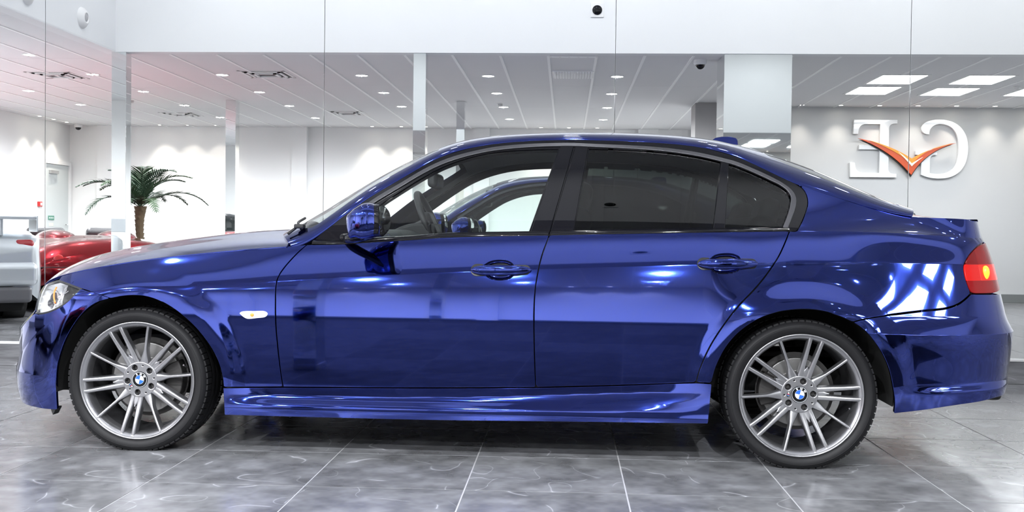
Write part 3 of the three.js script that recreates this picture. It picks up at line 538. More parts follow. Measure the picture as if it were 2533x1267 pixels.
  if (depth > 0) for (const [a, b] of skirt) idx.push(a.v, a.r1, b.v, b.v, a.r1, b.r1, a.r1, a.r2, b.r1, b.r1, a.r2, b.r2);
  if (out < 0) for (let i = 0; i < idx.length; i += 3) { const t = idx[i]; idx[i] = idx[i + 1]; idx[i + 1] = t; }
  const g = new THREE.BufferGeometry(); g.setAttribute('position', new THREE.Float32BufferAttribute(pos, 3)); g.setAttribute('normal', new THREE.Float32BufferAttribute(nor, 3)); g.setAttribute('uv', new THREE.Float32BufferAttribute(uv, 2)); g.setIndex(idx); return g;
}
function flip(g) { const h = g.clone(), p = h.attributes.position, n = h.attributes.normal; for (let i = 0; i < p.count; i++) { p.setZ(i, -p.getZ(i)); n.setZ(i, -n.getZ(i)); }
  if (!h.index) h.setIndex(Array.from({ length: p.count }, (_, i) => i));
  { const a = h.index.array; for (let i = 0; i < a.length; i += 3) { const t = a[i]; a[i] = a[i + 1]; a[i + 1] = t; } } return h; }
// a part on the near side and its twin on the far side
function both(name, geo, mat, parent = car, label) { const a = mesh(name, geo, mat, parent), b = mesh(name, flip(geo), mat, parent); if (label) a.userData.label = b.userData.label = label; return [a, b]; }

// ---------- canopy: screens, pillars and roof as one surface over (x, t); t = 0 near edge, 1 centre, 2 far edge ----------
const yCanS = (() => {
  const k = [[797, 575.5], [884, 508.5], [989, 443.5], [1086.8, 389.5], [1184.6, 361.2], [1307, 348.2], [1440, 345.8], [1584.6, 350.2], [1707, 360.2], [1821, 387], [1870, 408]].map(p => pixG(...p));
  return spline([[0.6, 0.862], [0.70, 0.896], ...k, [2.78, 1.168], [2.95, 1.112], [3.12, 1.062], [3.28, 1.034], [3.45, 1.026], [3.65, 1.02], [4.0, 1.018], [4.5, 1.018]]);
})();
const yMid = spline([[0.45, 0.912], [0.62, 1.036], [0.87, 1.193], [1.09, 1.309], [1.3, 1.381], [1.6, 1.414], [1.9, 1.423], [2.2, 1.417], [2.46, 1.396], [2.7, 1.348], [2.95, 1.262], [3.178, 1.156], [3.32, 1.085]]);
function canopySec(x) {
  const y0 = yCanS(x), e = 2e-3, sideZ = y => x < 2.45 ? gz(x, y) : S(x, y)[2], z0 = sideZ(y0), sl = clamp((sideZ(y0 + e) - sideZ(y0 - e)) / (2 * e), -1.6, 0), l = Math.hypot(sl, 1), yc = Math.max(yMid(x), y0 + 0.02), a = 0.03 + 0.34 * (yc - y0);
  return { P: [[z0, y0], [z0 + sl / l * a, y0 + a / l], [0.52 * z0, yc], [0, yc]] };
}
let cx_ = NaN, csec = null;
function Cn(x, t) {
  if (x !== cx_) { cx_ = x; csec = canopySec(x).P; }
  const m = t > 1 ? 2 - t : t, q = 1 - m, b = [q * q * q, 3 * q * q * m, 3 * q * m * m, m * m * m]; let z = 0, y = 0;
  for (let i = 0; i < 4; i++) { z += b[i] * csec[i][0]; y += b[i] * csec[i][1]; }
  return [x, y, t > 1 ? -z : z];
}
// bonnet over (u, t)
const hoodMid = spline([[-0.78, 0.655], [-0.74, 0.708], [-0.65, 0.760], [-0.5, 0.806], [-0.178, 0.877], [0.09, 0.918], [0.35, 0.948], [0.52, 0.957]]);
const hoodX = spline([[U0, -0.78], [-1.15, -0.765], [-0.9, -0.70], [-0.55, -0.52], [0, -0.06], [0.62, 0.5]]);
const lidX = spline([[3.2, 3.27], [3.45, 3.42], [3.7, 3.58], [4.0, 3.70], [U1, 3.752]]);
const lidMid = spline([[3.27, 1.075], [3.4, 1.056], [3.587, 1.033], [3.75, 1.024]]);
function lidPatch(u, t, yOf, midX, midY, up) {
  const m = t > 1 ? 2 - t : t, p = S(u, yOf(u)), cx = midX(u), cy = midY(cx), dy = cy - p[1], w = p[2], m0 = up * Math.max(dy, 0.01), s = m;
  const y = (2 * s ** 3 - 3 * s * s + 1) * p[1] + (s ** 3 - 2 * s * s + s) * m0 + (-2 * s ** 3 + 3 * s * s) * cy;
  const ridge = 0;
  return [lerp(p[0], cx, s), y + ridge, (t > 1 ? -1 : 1) * p[2] * (1 - s)];
}
const Hood = (u, t) => { const k = lidPatch(u, t, yEdge, hoodX, hoodMid, 2.75), m = t > 1 ? 2 - t : t; k[1] += 0.007 * Math.exp(-(((m - 0.5) / 0.11) ** 2)) * sstep(-0.8, -0.2, u); return k; };
const Lid = (u, t) => lidPatch(u, t, yCanS, lidX, lidMid, 1.8);

// ---------- traced lines (photograph pixels) ----------
const L_doorF = [[763, 602], [744.2, 617.9], [725.3, 636.8], [703.2, 662.1], [688.5, 684.2], [682.9, 705], [681.3, 747.3], [682, 800], [687, 860], [694, 920], [700, 957.5]];
const L_doorM = [[1358.5, 581], [1356, 589], [1340, 633.7], [1330.4, 674.7], [1323.9, 715.8], [1320.8, 772.6], [1321.5, 860], [1325, 958.5]];
const L_doorR = [[1954, 569], [1944.2, 594.7], [1925.2, 635.8], [1893.6, 683.1], [1862.5, 720], [1830.7, 752.7], [1790.7, 803.5], [1756, 857.9], [1731.5, 912.4], [1721.5, 946.6]];
const L_sill = [[552, 958.5], [700, 957.8], [1000, 959.5], [1325, 958.3], [1550, 952.5], [1722, 946.6], [1760, 948.5]];
const L_belt = [[763, 604.5], [838.9, 603.5], [940, 597], [1013, 593], [1086.8, 587.5], [1233, 583.2], [1358, 580.8], [1438, 579], [1584.6, 576.7], [1765.7, 573.6], [1954, 571]];
const cutAt = (line, x0, x1) => { const f = spline(line), r = [[x0, f(x0)]]; for (const p of line) if (p[0] > x0 + 8 && p[0] < x1 - 8) r.push(p); r.push([x1, f(x1)]); return r; };
const rev = a => a.slice().reverse();
const L_archF = [[273, 737.8], [302, 732.2], [327.4, 730.2], [352.7, 731.7], [378, 737.8], [403, 748.6], [428.5, 763.8], [453.7, 782.8], [479, 806], [503, 834], [525, 866], [541, 900], [549.5, 932], [552.5, 958.5]];
const L_archFb = [[273, 737.8], [250, 744.5], [226, 757], [203, 777], [180, 808], [160, 845], [147.5, 881.4], [141, 914], [139.7, 972], [141.6, 1015]];
const L_archR = [[1760, 948.5], [1763, 936], [1772.6, 905], [1794.4, 862], [1823.4, 827], [1863.3, 797], [1906.9, 777.5], [1954, 768], [2001, 766], [2044.8, 772.3], [2081, 784.5], [2109, 797]];
const L_archRb = [[2109, 797], [2135.6, 815], [2161, 843.4], [2182.8, 877], [2199, 916], [2208, 958], [2212.5, 995.9], [2210.5, 1024.5]];
const L_gapR = [[2109, 797], [2140.4, 789.5], [2196, 780.3], [2276.9, 770], [2342.5, 762.5], [2370.3, 752.8], [2390.5, 738], [2402, 726.3]];
const L_lampTop = [[98, 728], [112, 708], [127.7, 697.5], [145, 693.6]], L_lampUp = [[145, 693.6], [172, 703], [200, 713.8]];
const L_lampLow = [[200, 713.8], [180, 733.8], [155.4, 755.4], [121.5, 772.3], [96, 777.5]];
const GAP = 0.0021 + 0.0014;
// polygons in (u, y)
const sdV = l => sdPoly(l.map(([u, y]) => [u, toV(u, y)]));
const P_doorF = sdV(outline([L_belt.slice(0, 6).concat([[1358, 580.8]]), L_doorM, rev(cutAt(L_sill, 700, 1325)), rev(L_doorF)], pixS));
const P_doorR = sdV(outline([cutAt(L_belt, 1358, 1954), L_doorR, rev(cutAt(L_sill, 1325, 1721.5)), rev(L_doorM)], pixS));
const cupF = outline([[[1195, 656], [1213, 645.5], [1237, 642], [1258, 645], [1271, 655], [1271, 682], [1262, 690], [1238, 694.5], [1213, 691], [1200, 682]]], pixS);
const cupR = outline([[[1754, 641], [1768, 630.5], [1794, 626], [1818, 628.5], [1832, 637.5], [1832, 665], [1822, 673.5], [1794, 678.5], [1768, 675.5], [1757, 666]]], pixS);
const uvEdge = (u0, u1, n, dy = 0) => Array.from({ length: n + 1 }, (_, i) => { const u = lerp(u0, u1, i / n); return [u, yEdge(u) + dy]; });
const hoodU = pixS(712, 608.5)[0];
// wing: bounded above by the bonnet shut line, which follows the shoulder
const lampCorner = pixS(145, 693.6);
const wing = (() => {
  const low = outline([rev(L_archF), ], pixS), gapF = outline([[[273, 737.8], [237.7, 725.9], [200, 713.8]], L_lampUp.slice().reverse()], pixS);
  const top = uvEdge(gapF[gapF.length - 1][0] + 0.005, hoodU, 40, -0.001), foot = outline([[[712, 608.5], [740, 606.5], [763, 603]], L_doorF, [[700, 957.5], [552.5, 958.5]]], pixS);
  return sdV([...low, ...gapF, ...top, ...foot]);
})();
const bumperF = (() => {
  const a = outline([L_archFb], pixS), y5 = u => yEdge(u) - 0.002;
  const lampL = outline([L_lampLow, rev(L_lampTop.slice(0, 1).concat([[96, 777.5]]))], pixS);
  const gapF = outline([[[200, 713.8], [237.7, 725.9], [273, 737.8]]], pixS);
  const bot = outline([[[141.6, 1015], [106, 1012.3], [80, 1007]]], pixS);
  const end = bot[bot.length - 1];
  // below the lamp, wrap to the nose centre; above: up to the bonnet edge between the lamp and the centre
  const lampIn = lampL[lampL.length - 2], uin = Math.min(lampIn[0], -0.86);
  return sdV([...a, ...bot.slice(1), [end[0] - 0.15, end[1] + 0.004], [U0 - 0.01, 0.135], [U0 - 0.01, y5(U0)], ...uvEdge(U0, uin - 0.03, 12, -0.002), [uin, 0.6], ...rev(outline([L_lampLow], pixS)), ...gapF]);
})();
const quarter = (() => {
  // top edge: canopy edge line (car metres)
  const arch = outline([L_archR], pixS), gap = outline([L_gapR], pixS), tl = outline([[[2402, 726.3], [2394, 705.9], [2386.3, 681.5], [2384, 659.4], [2387.4, 648.4], [2402.9, 624], [2422.8, 605.3], [2438, 598.5]]], pixS);
  const topEnd = [3.72, 0.94];
  const top = []; for (let u = 3.6; u > 2.66; u -= 0.04) top.push([u, yCan(u) + 0.006]);
  const dlo = outline([[[1968, 454.8], [1987.5, 469.5], [1996, 486.6], [1997.8, 506], [1992.4, 525.7], [1983.9, 547.7], [1975.3, 563], [1969.2, 571.5], [1954, 571.5]]], pixS);
  const dr = outline([L_doorR, [[1721.5, 946.6], [1760, 948.5]]], pixS);
  return { gap, tl, sd: sdV([...arch, ...gap, ...tl, [tl[tl.length - 1][0] + 0.0, 0.95], [3.66, yCan(3.66)], ...top, ...dlo, ...dr]) };
})();
const bumperR = (() => {
  const arch = outline([L_archRb], pixS), y = 0.716, t0 = quarter.gap[quarter.gap.length - 1];
  const bot = outline([[[2210.5, 1024.5], [2276.9, 1016.9], [2352.6, 1005.5], [2428, 994], [2466, 984]]], pixS), e = bot[bot.length - 1];
  return sdV([...arch, ...bot.slice(1), [e[0] + 0.2, e[1] + 0.005], [U1 + 0.01, 0.27], [U1 + 0.01, y - 0.01], [3.95, y - 0.005], ...rev(quarter.gap)]);
})();
// canopy edge heights over x (top of side glass surround, then the rear pillar)
function yCan(x) { return yCanS(x); }

// ---------- body panels ----------
const rect = (a0, a1, b0, b1) => sdPoly([[a0, b0], [a1, b0], [a1, b1], [a0, b1]]);
const SIDE = { cell: 0.009, rows: rowsV };
const handleCutF = sdV(cupF), handleCutR = sdV(cupR);
const [doorF, doorFf] = both('front_door', panel(Sv, sub(inset(P_doorF, GAP), handleCutF), SIDE), M.paint);
const [doorR, doorRf] = both('rear_door', panel(Sv, sub(inset(P_doorR, GAP), handleCutR), SIDE), M.paint);
const [wingN, wingFar] = both('front_wing', panel(Sv, inset(wing, GAP), SIDE), M.paint);
const [quarterN, quarterFar] = both('rear_quarter_panel', panel(Sv, inset(quarter.sd, GAP), SIDE), M.paint);
// bumpers: near half and far half joined at the middle
const bumperFront = mesh('front_bumper', (() => { const g = panel(Sv, inset(bumperF, GAP), { cell: 0.01, rows: rowsV }); return merged([g, flip(g)]); })(), M.paint, car);
const bumperRear = mesh('rear_bumper', (() => { const g = panel(Sv, inset(bumperR, GAP), { cell: 0.01, rows: rowsV }); return merged([g, flip(g)]); })(), M.paint, car);
const hoodSd = rect(U0 + 0.0, hoodU - 0.004, 0.004, 1.996);
const hood = mesh('bonnet', panel(Hood, hoodSd, { cell: 0.012, sy: 0.8, out: 1 }), M.paint, car);
const bootLid = mesh('boot_lid', merged([panel(Lid, rect(3.27, U1 - 0.004, 0.006, 1.994), { cell: 0.012, sy: 0.7, out: 1 }), ...(g => [g, flip(g)])(panel(S, sdPoly([[3.685, 0.735], [U1, 0.735], [U1, 1.016], [3.66, 1.016], [3.72, 0.95], [3.78, 0.93], [3.80, 0.80]]), { cell: 0.01 }))]), M.paint, car);
// screens and roof
const TP = 0.235;
const wsSd = sdPoly([[0.70, TP], [0.80, TP], [1.0, TP], [1.16, TP + 0.015], [1.225, TP + 0.05], [1.222, 0.5], [1.205, 1], [1.222, 1.5], [1.225, 1.95 - TP], [1.16, 1.985 - TP], [1.0, 2 - TP], [0.80, 2 - TP], [0.70, 2 - TP], [0.60, 1.6], [0.535, 1.3], [0.52, 1], [0.535, 0.7], [0.60, 0.4]]);
const blSd = sdPoly([[2.70, 0.44], [2.66, 0.7], [2.655, 1], [2.66, 1.3], [2.70, 1.56], [2.85, 1.64], [3.0, 1.68], [3.15, 1.70], [3.235, 1.66], [3.27, 1.4], [3.275, 1], [3.27, 0.6], [3.235, 0.34], [3.15, 0.30], [3.0, 0.32], [2.85, 0.36]]);
const canopyAll = sdPoly([[0.635, 0.0], ...[0.8, 1.2, 1.6, 2.0, 2.4, 2.8].map(x => [x, 0.0]), [3.26, 0.0], [3.29, 0.3], [3.29, 1.7], [3.26, 2], ...[2.8, 2.4, 2.0, 1.6, 1.2, 0.8].map(x => [x, 2]), [0.635, 2.0], [0.545, 1.6], [0.50, 1.2], [0.50, 0.8], [0.545, 0.4]]);
const roof = mesh('roof_and_pillars', panel(Cn, sub(canopyAll, inset(wsSd, -0.004), inset(blSd, -0.004)), { cell: 0.011, sy: 0.75, out: 1 }), M.paint, car);
const off = (f, d) => (a, b) => { const e = 5e-4, p = f(a + e, b), q = f(a - e, b), r = f(a, b + e), s = f(a, b - e), c = f(a, b), n = V3(p[0] - q[0], p[1] - q[1], p[2] - q[2]).cross(V3(r[0] - s[0], r[1] - s[1], r[2] - s[2])).normalize(); return [c[0] + n.x * d, c[1] + n.y * d, c[2] + n.z * d]; };
mesh('windscreen', panel(off(Cn, -0.004), wsSd, { cell: 0.025, sy: 0.75, depth: 0 }), M.glassClear, car);
mesh('screen_surround', panel(off(Cn, -0.007), sub(inset(wsSd, -0.012), inset(wsSd, 0.028)), { cell: 0.012, sy: 0.75, depth: 0 }), M.trimGloss, car);
mesh('rear_screen', panel(off(Cn, -0.004), blSd, { cell: 0.025, sy: 0.75, depth: 0 }), M.glassTint, car);
mesh('screen_surround', panel(off(Cn, -0.007), sub(inset(blSd, -0.012), inset(blSd, 0.03)), { cell: 0.012, sy: 0.75, depth: 0 }), M.trimGloss, car);

// ---------- side windows ----------
const dloTop = [[769.4, 602], [797.2, 575.3], [821.5, 556.3], [856.3, 529.3], [884, 508.5], [910, 491], [943, 470.5], [989, 443.3], [1037.9, 414], [1086.8, 389.5], [1135.7, 373.6], [1184.6, 361.4], [1233.6, 354], [1307, 348.4], [1420, 346], [1511, 347.2], [1584.6, 350.4], [1658, 355.3], [1707, 360.2], [1756, 369.5], [1821, 387.3], [1870, 408.3], [1906.8, 424.2], [1943.5, 442], [1968, 454.8]];
const dloBack = [[1968, 454.8], [1987.5, 469.5], [1996, 486.6], [1997.8, 506], [1992.4, 525.7], [1983.9, 547.7], [1975.3, 564.9], [1969.2, 573]];
const dloBot = [[1969.2, 573], [1765.7, 576], [1584.6, 579], [1438, 582], [1356, 584], [1233, 586], [1086.8, 590], [1013, 595.5], [940, 599], [838.9, 606], [769.4, 604.5]];
const DLO = sdPoly(outline([dloTop, dloBack, dloBot], pixG));
const stripO = sdPoly(outline([[[905, 506], [943, 481], [989, 454.3], [1037.9, 425], [1086.8, 400.5], [1135.7, 383.4], [1184.6, 371.2], [1233.6, 362.6], [1307, 356.5], [1387.7, 354], [1420, 354], [1462, 356], [1584.6, 361.4], [1658, 367.5], [1731.4, 378.5], [1787.7, 391.5], [1821, 400.5], [1870, 420.5], [1906.8, 437.6], [1936, 453.5], [1958, 470.7], [1968, 489], [1967.5, 508.6], [1958, 538], [1947, 566]], [[1947, 566], [1765, 569], [1438, 577], [1096, 585], [900, 596]], [[900, 596], [905, 506]]], pixG));
const stripI = sdPoly(outline([[[905, 513.5], [943, 490], [989, 462.5], [1037.9, 433.2], [1086.8, 408.2], [1135.7, 390.6], [1184.6, 378], [1233.6, 369.6], [1307, 363], [1387.7, 360], [1420, 360], [1462, 362], [1584.6, 367.8], [1658, 374.3], [1731.4, 385.7], [1787.7, 398.8], [1821, 408], [1870, 428.2], [1906.8, 445.2], [1931.3, 457.6], [1948.4, 471], [1957.5, 486.6], [1956.2, 506], [1948.8, 533], [1936, 566]], [[1936, 566], [1765, 569], [1438, 577], [1096, 585], [900, 596]], [[900, 596], [905, 513.5]]], pixG));
const winF = sdPoly(outline([[[931, 513], [943, 503.5], [989, 473], [1037.9, 442.5], [1086.8, 415.6], [1135.7, 396], [1184.6, 382.4], [1233.6, 374], [1282.5, 370], [1330, 368.2], [1382.8, 367]], [[1382.8, 367], [1307.5, 577]], [[1307.5, 577], [1184.6, 580.6], [1096.6, 583.4], [1013, 587], [905, 592]], [[905, 592], [931, 513]]], pixG));
const winR = sdPoly(outline([[[1456.5, 366.5], [1535.7, 368.9], [1609, 372.6], [1682.5, 380], [1731.4, 387.5], [1784, 398.2]], [[1784, 398.2], [1764.5, 567]], [[1764.5, 567], [1560.2, 570.8], [1419, 574]], [[1419, 574], [1456.5, 366.5]]], pixG));
const winQ = sdPoly(outline([[[1802, 404], [1833.4, 415.4], [1870, 430], [1906.8, 447.2], [1931.3, 460], [1947, 473], [1955, 488], [1953.5, 507], [1946.5, 533], [1934, 565]], [[1934, 565], [1791.8, 566]], [[1791.8, 566], [1802, 404]]], pixG));
const Goff = d => (x, y) => [x, y, gz(x, y) + d];
both('window_surround', panel(Goff(-0.002), sub(inset(DLO, 0.0015), stripI, ), { cell: 0.008, depth: 0.02 }), M.trimGloss, car, 'gloss black window surround');
both('window_strip', panel(Goff(0.004), sub(stripO, stripI, sdPoly(outline([[[890, 560], [960, 566]], [[960, 566], [2010, 566]], [[2010, 566], [2010, 620]], [[2010, 620], [890, 620]], [[890, 620], [890, 560]]], pixG))), { cell: 0.006, depth: 0.008, lip: 0.002 }), M.trimSatin, car, 'satin grey window strip');
both('window_frame', panel(Goff(-0.006), sub(stripI, winF, winR, winQ), { cell: 0.008, depth: 0.03 }), M.trimGloss, car);
// pillar covers proud of the frame, one on each door
const bpF = sdPoly(outline([[[1387.7, 361], [1417.2, 361]], [[1417.2, 361], [1357, 578]], [[1357, 578], [1312.5, 578]], [[1312.5, 578], [1387.7, 361]]], pixG)), bpR = sdPoly(outline([[[1425, 361], [1453.5, 362]], [[1453.5, 362], [1415.5, 575]], [[1415.5, 575], [1362.5, 577]], [[1362.5, 577], [1425, 361]]], pixG)), qB = sdPoly(outline([[[1786, 396], [1802, 400]], [[1802, 400], [1791.5, 568]], [[1791.5, 568], [1765.5, 568]], [[1765.5, 568], [1786, 396]]], pixG));
for (const [p, n] of [[bpF, 'pillar_cover'], [bpR, 'pillar_cover'], [qB, 'window_divider']]) both(n, panel(Goff(0.002), p, { cell: 0.01, depth: 0.01, lip: 0.003 }), M.trimGloss, car);
both('front_side_window', panel(Goff(-0.012), inset(winF, -0.012), { cell: 0.02, depth: 0 }), M.glassFront, car);
both('rear_side_window', panel(Goff(-0.012), inset(winR, -0.012), { cell: 0.02, depth: 0 }), M.glassTint, car, 'dark tinted rear side window');
both('quarter_window', panel(Goff(-0.012), inset(winQ, -0.008), { cell: 0.02, depth: 0 }), M.glassTint, car, 'dark tinted rear quarter window');
// belt moulding bridging door skin and glass
for (const [x0, x1] of [[772, 1356.5], [1361, 1952.5]]) {
  const f = spline(dloBot.slice().sort((a, b) => a[0] - b[0])), N = 60, pos = [], idx = [], secs = [];
  for (let i = 0; i <= N; i++) { const px = lerp(x0, x1, i / N), [u, y] = pixS(px, f(px) - 3.5), s = S(u, y), gzz = gz(s[0], y + 0.012);
    secs.push([[s[0], y - 0.004, s[2] + 0.0005], [s[0], y + 0.002, s[2] + 0.0015], [s[0], y + 0.008, s[2] - 0.004], [s[0], y + 0.013, gzz + 0.004], [s[0], y + 0.016, gzz - 0.004], [s[0], y + 0.014, gzz - 0.014]]); }
  secs.forEach(q => q.forEach(p => pos.push(...p))); for (let i = 0; i < N; i++) for (let k = 0; k < 5; k++) { const a = i * 6 + k; idx.push(a, a + 6, a + 1, a + 1, a + 6, a + 7); }
  const g = new THREE.BufferGeometry(); g.setAttribute('position', new THREE.Float32BufferAttribute(pos, 3)); g.setIndex(idx); g.computeVertexNormals(); both('belt_moulding', g, M.trimGloss, car);
}
// black sail panel in front of the door glass is part of the surround; door cards behind the skins
both('door_card', panel((u, v) => Sv(u, v, -0.075), inset(P_doorF, 0.02), { cell: 0.03, depth: 0 }), M.leather, car);
both('door_card', panel((u, v) => Sv(u, v, -0.075), inset(P_doorR, 0.02), { cell: 0.03, depth: 0 }), M.leather, car);
both('inner_panel', panel((u, y) => S(u, Math.max(y, 0.2), -0.03), sub(and(rect(-0.37, 3.08, 0.2, 0.86), (u, y) => y - yEdge(u) + 0.05), sdPoly(Array.from({ length: 40 }, (_, i) => [0.005 + 0.40 * Math.cos(i / 20 * Math.PI), 0.30 + 0.40 * Math.sin(i / 20 * Math.PI)])), sdPoly(Array.from({ length: 40 }, (_, i) => [2.768 + 0.40 * Math.cos(i / 20 * Math.PI), 0.30 + 0.40 * Math.sin(i / 20 * Math.PI)]))), { cell: 0.03, depth: 0 }), M.under, car);

// ---------- side skirt ----------
{
  const prof = pchip([[0.14, -0.008], [0.17, 0.001], [0.198, 0.0055], [0.214, 0.0045], [0.226, -0.004], [0.243, -0.018], [0.256, -0.0225], [0.30, -0.021], [0.37, -0.018]]);
  const dSk = (u, y) => { const yy = y - 0.055 * sstep(0.9, 2.6, u) * sstep(0.19, 0.3, y), e = sstep(0.36, 0.62, u) * (1 - sstep(2.1, 2.42, u)); return lerp(-0.012 + 0.02 * (1 - Math.min(1, Math.abs(yy - 0.2) / 0.12)) - 0.008, prof(yy), e); };
  const Sk = (u, y) => { const p = plan(u), d = dSk(u, y); return [p.x + p.nx * d, y, p.z + p.nz * d]; };
  const pts = outline([L_sill.map(p => [p[0], p[1] + 2.0]), [[1760, 950], [1751, 1048]], [[1751, 1048], [1280, 1042], [1100, 1040], [800, 1033], [556, 1026.5]], [[556, 1026.5], [552.5, 960.5]]], (a, b) => pixS(a, b, dSk));
  both('side_skirt', panel(Sk, inset(sdPoly(pts), 0.001), { cell: 0.007, depth: 0.03 }), M.paint, car);
}
// ---------- door handles ----------
function handle(parent, far, px0, px1, py0, py1, cup, xs) {
  const a = pixS(px0, (py0 + py1) / 2), b = pixS(px1, (py0 + py1) / 2), c = [(a[0] + b[0]) / 2, (a[1] + b[1]) / 2], L = (b[0] - a[0]) / 2, ang = Math.atan2(b[1] - a[1], b[0] - a[0]);
  // recess behind: a bowl pressed into the skin
  const cu = sdPoly(cup), cc = [(cu.box[0] + cu.box[1]) / 2, (cu.box[2] + cu.box[3]) / 2];
  const bowl = panel((u, y) => { const d = clamp(-cu(u, y) / 0.032, 0, 1); return S(u, y, -0.034 * Math.sqrt(1 - (1 - d) ** 2) - 0.0004); }, inset(cu, -0.0008), { cell: 0.004, depth: 0 });
  const grip = [], N = 40, K = 16, pos = [], idx = [];
  for (let i = 0; i <= N; i++) { const s = i / N * 2 - 1, r = Math.sqrt(Math.max(0, 1 - Math.abs(s) ** 3.2)), h = 0.0205 * r * (1 - 0.1 * s) + 0.0008, dp = 0.014 * r + 0.0006, bow = 0.022 + 0.012 * (1 - s * s), u = c[0] + s * L * Math.cos(ang), y = c[1] + s * L * Math.sin(ang), q = S(u, y);
    for (let k = 0; k < K; k++) { const th = k / K * Math.PI * 2, cy = Math.sign(Math.sin(th)) * Math.abs(Math.sin(th)) ** 0.75, cz = Math.sign(Math.cos(th)) * Math.abs(Math.cos(th)) ** 0.75; pos.push(q[0], q[1] + h * cy, q[2] + bow - 0.012 + dp * cz); } }
  for (let i = 0; i < N; i++) for (let k = 0; k < K; k++) { const p = i * K + k, q = i * K + (k + 1) % K; idx.push(p, p + K, q, q, p + K, q + K); }
  const g = new THREE.BufferGeometry(); g.setAttribute('position', new THREE.Float32BufferAttribute(pos, 3)); g.setIndex(idx); g.computeVertexNormals();
  const pad = panel((u, y) => { const p = S(u, y); return [p[0], p[1], p[2] + 0.0025]; }, (() => { const f = (u, y) => { const du = u - c[0], dy = y - c[1], x = du * Math.cos(ang) + dy * Math.sin(ang), v = -du * Math.sin(ang) + dy * Math.cos(ang); const qx = Math.max(Math.abs(x) - L * 0.8, 0), ds = Math.hypot(qx, v) - 0.0218 * (1 - 0.14 * x / L); return Math.max(ds, -(cu(u, y) - 0.001)); }; f.box = [c[0] - L - 0.03, c[0] + L + 0.03, c[1] - 0.05, c[1] + 0.05]; return f; })(), { cell: 0.004, depth: 0.004 });
  for (const [p, fl] of [[parent, 0], [far, 1]]) { const F = q => fl ? flip(q) : q; mesh('handle_recess', F(bowl), M.paint, p); mesh('door_handle', F(g), M.paint, p); mesh('handle_seal', F(pad), M.rubberDark, p); }
}
handle(doorF, doorFf, 1165, 1315, 655, 681, cupF); handle(doorR, doorRf, 1725, 1875.5, 639, 666, cupR);
// ---------- indicator repeater ----------
{
  const sd = sdPoly(outline([[[593, 775], [600, 771.5], [630, 770.5], [655, 771], [661.5, 776], [657, 783], [635, 786.5], [612, 788], [602, 783], [593, 775]]], pixS));
  for (const [w, f] of [[wingN, 0], [wingFar, 1]]) { const F = q => f ? flip(q) : q; const a = mesh('side_indicator', F(panel((u, y) => S(u, y, 0.0022), sd, { cell: 0.003, depth: 0.003 })), phys(lin(0.85, 0.86, 0.88), 0.12, 0.2, { clearcoat: 1 }), w); a.userData.label = 'clear side indicator lens';
    const c = pixS(624, 779); const q = S(...c, 0.003); const bq = new THREE.SphereGeometry(0.008, 14, 10); bq.scale(1, 1, 0.35); bq.translate(...q); mesh('indicator_bulb', F(bq), std(lin(0.8, 0.3, 0.05), 0.3), w); }
}
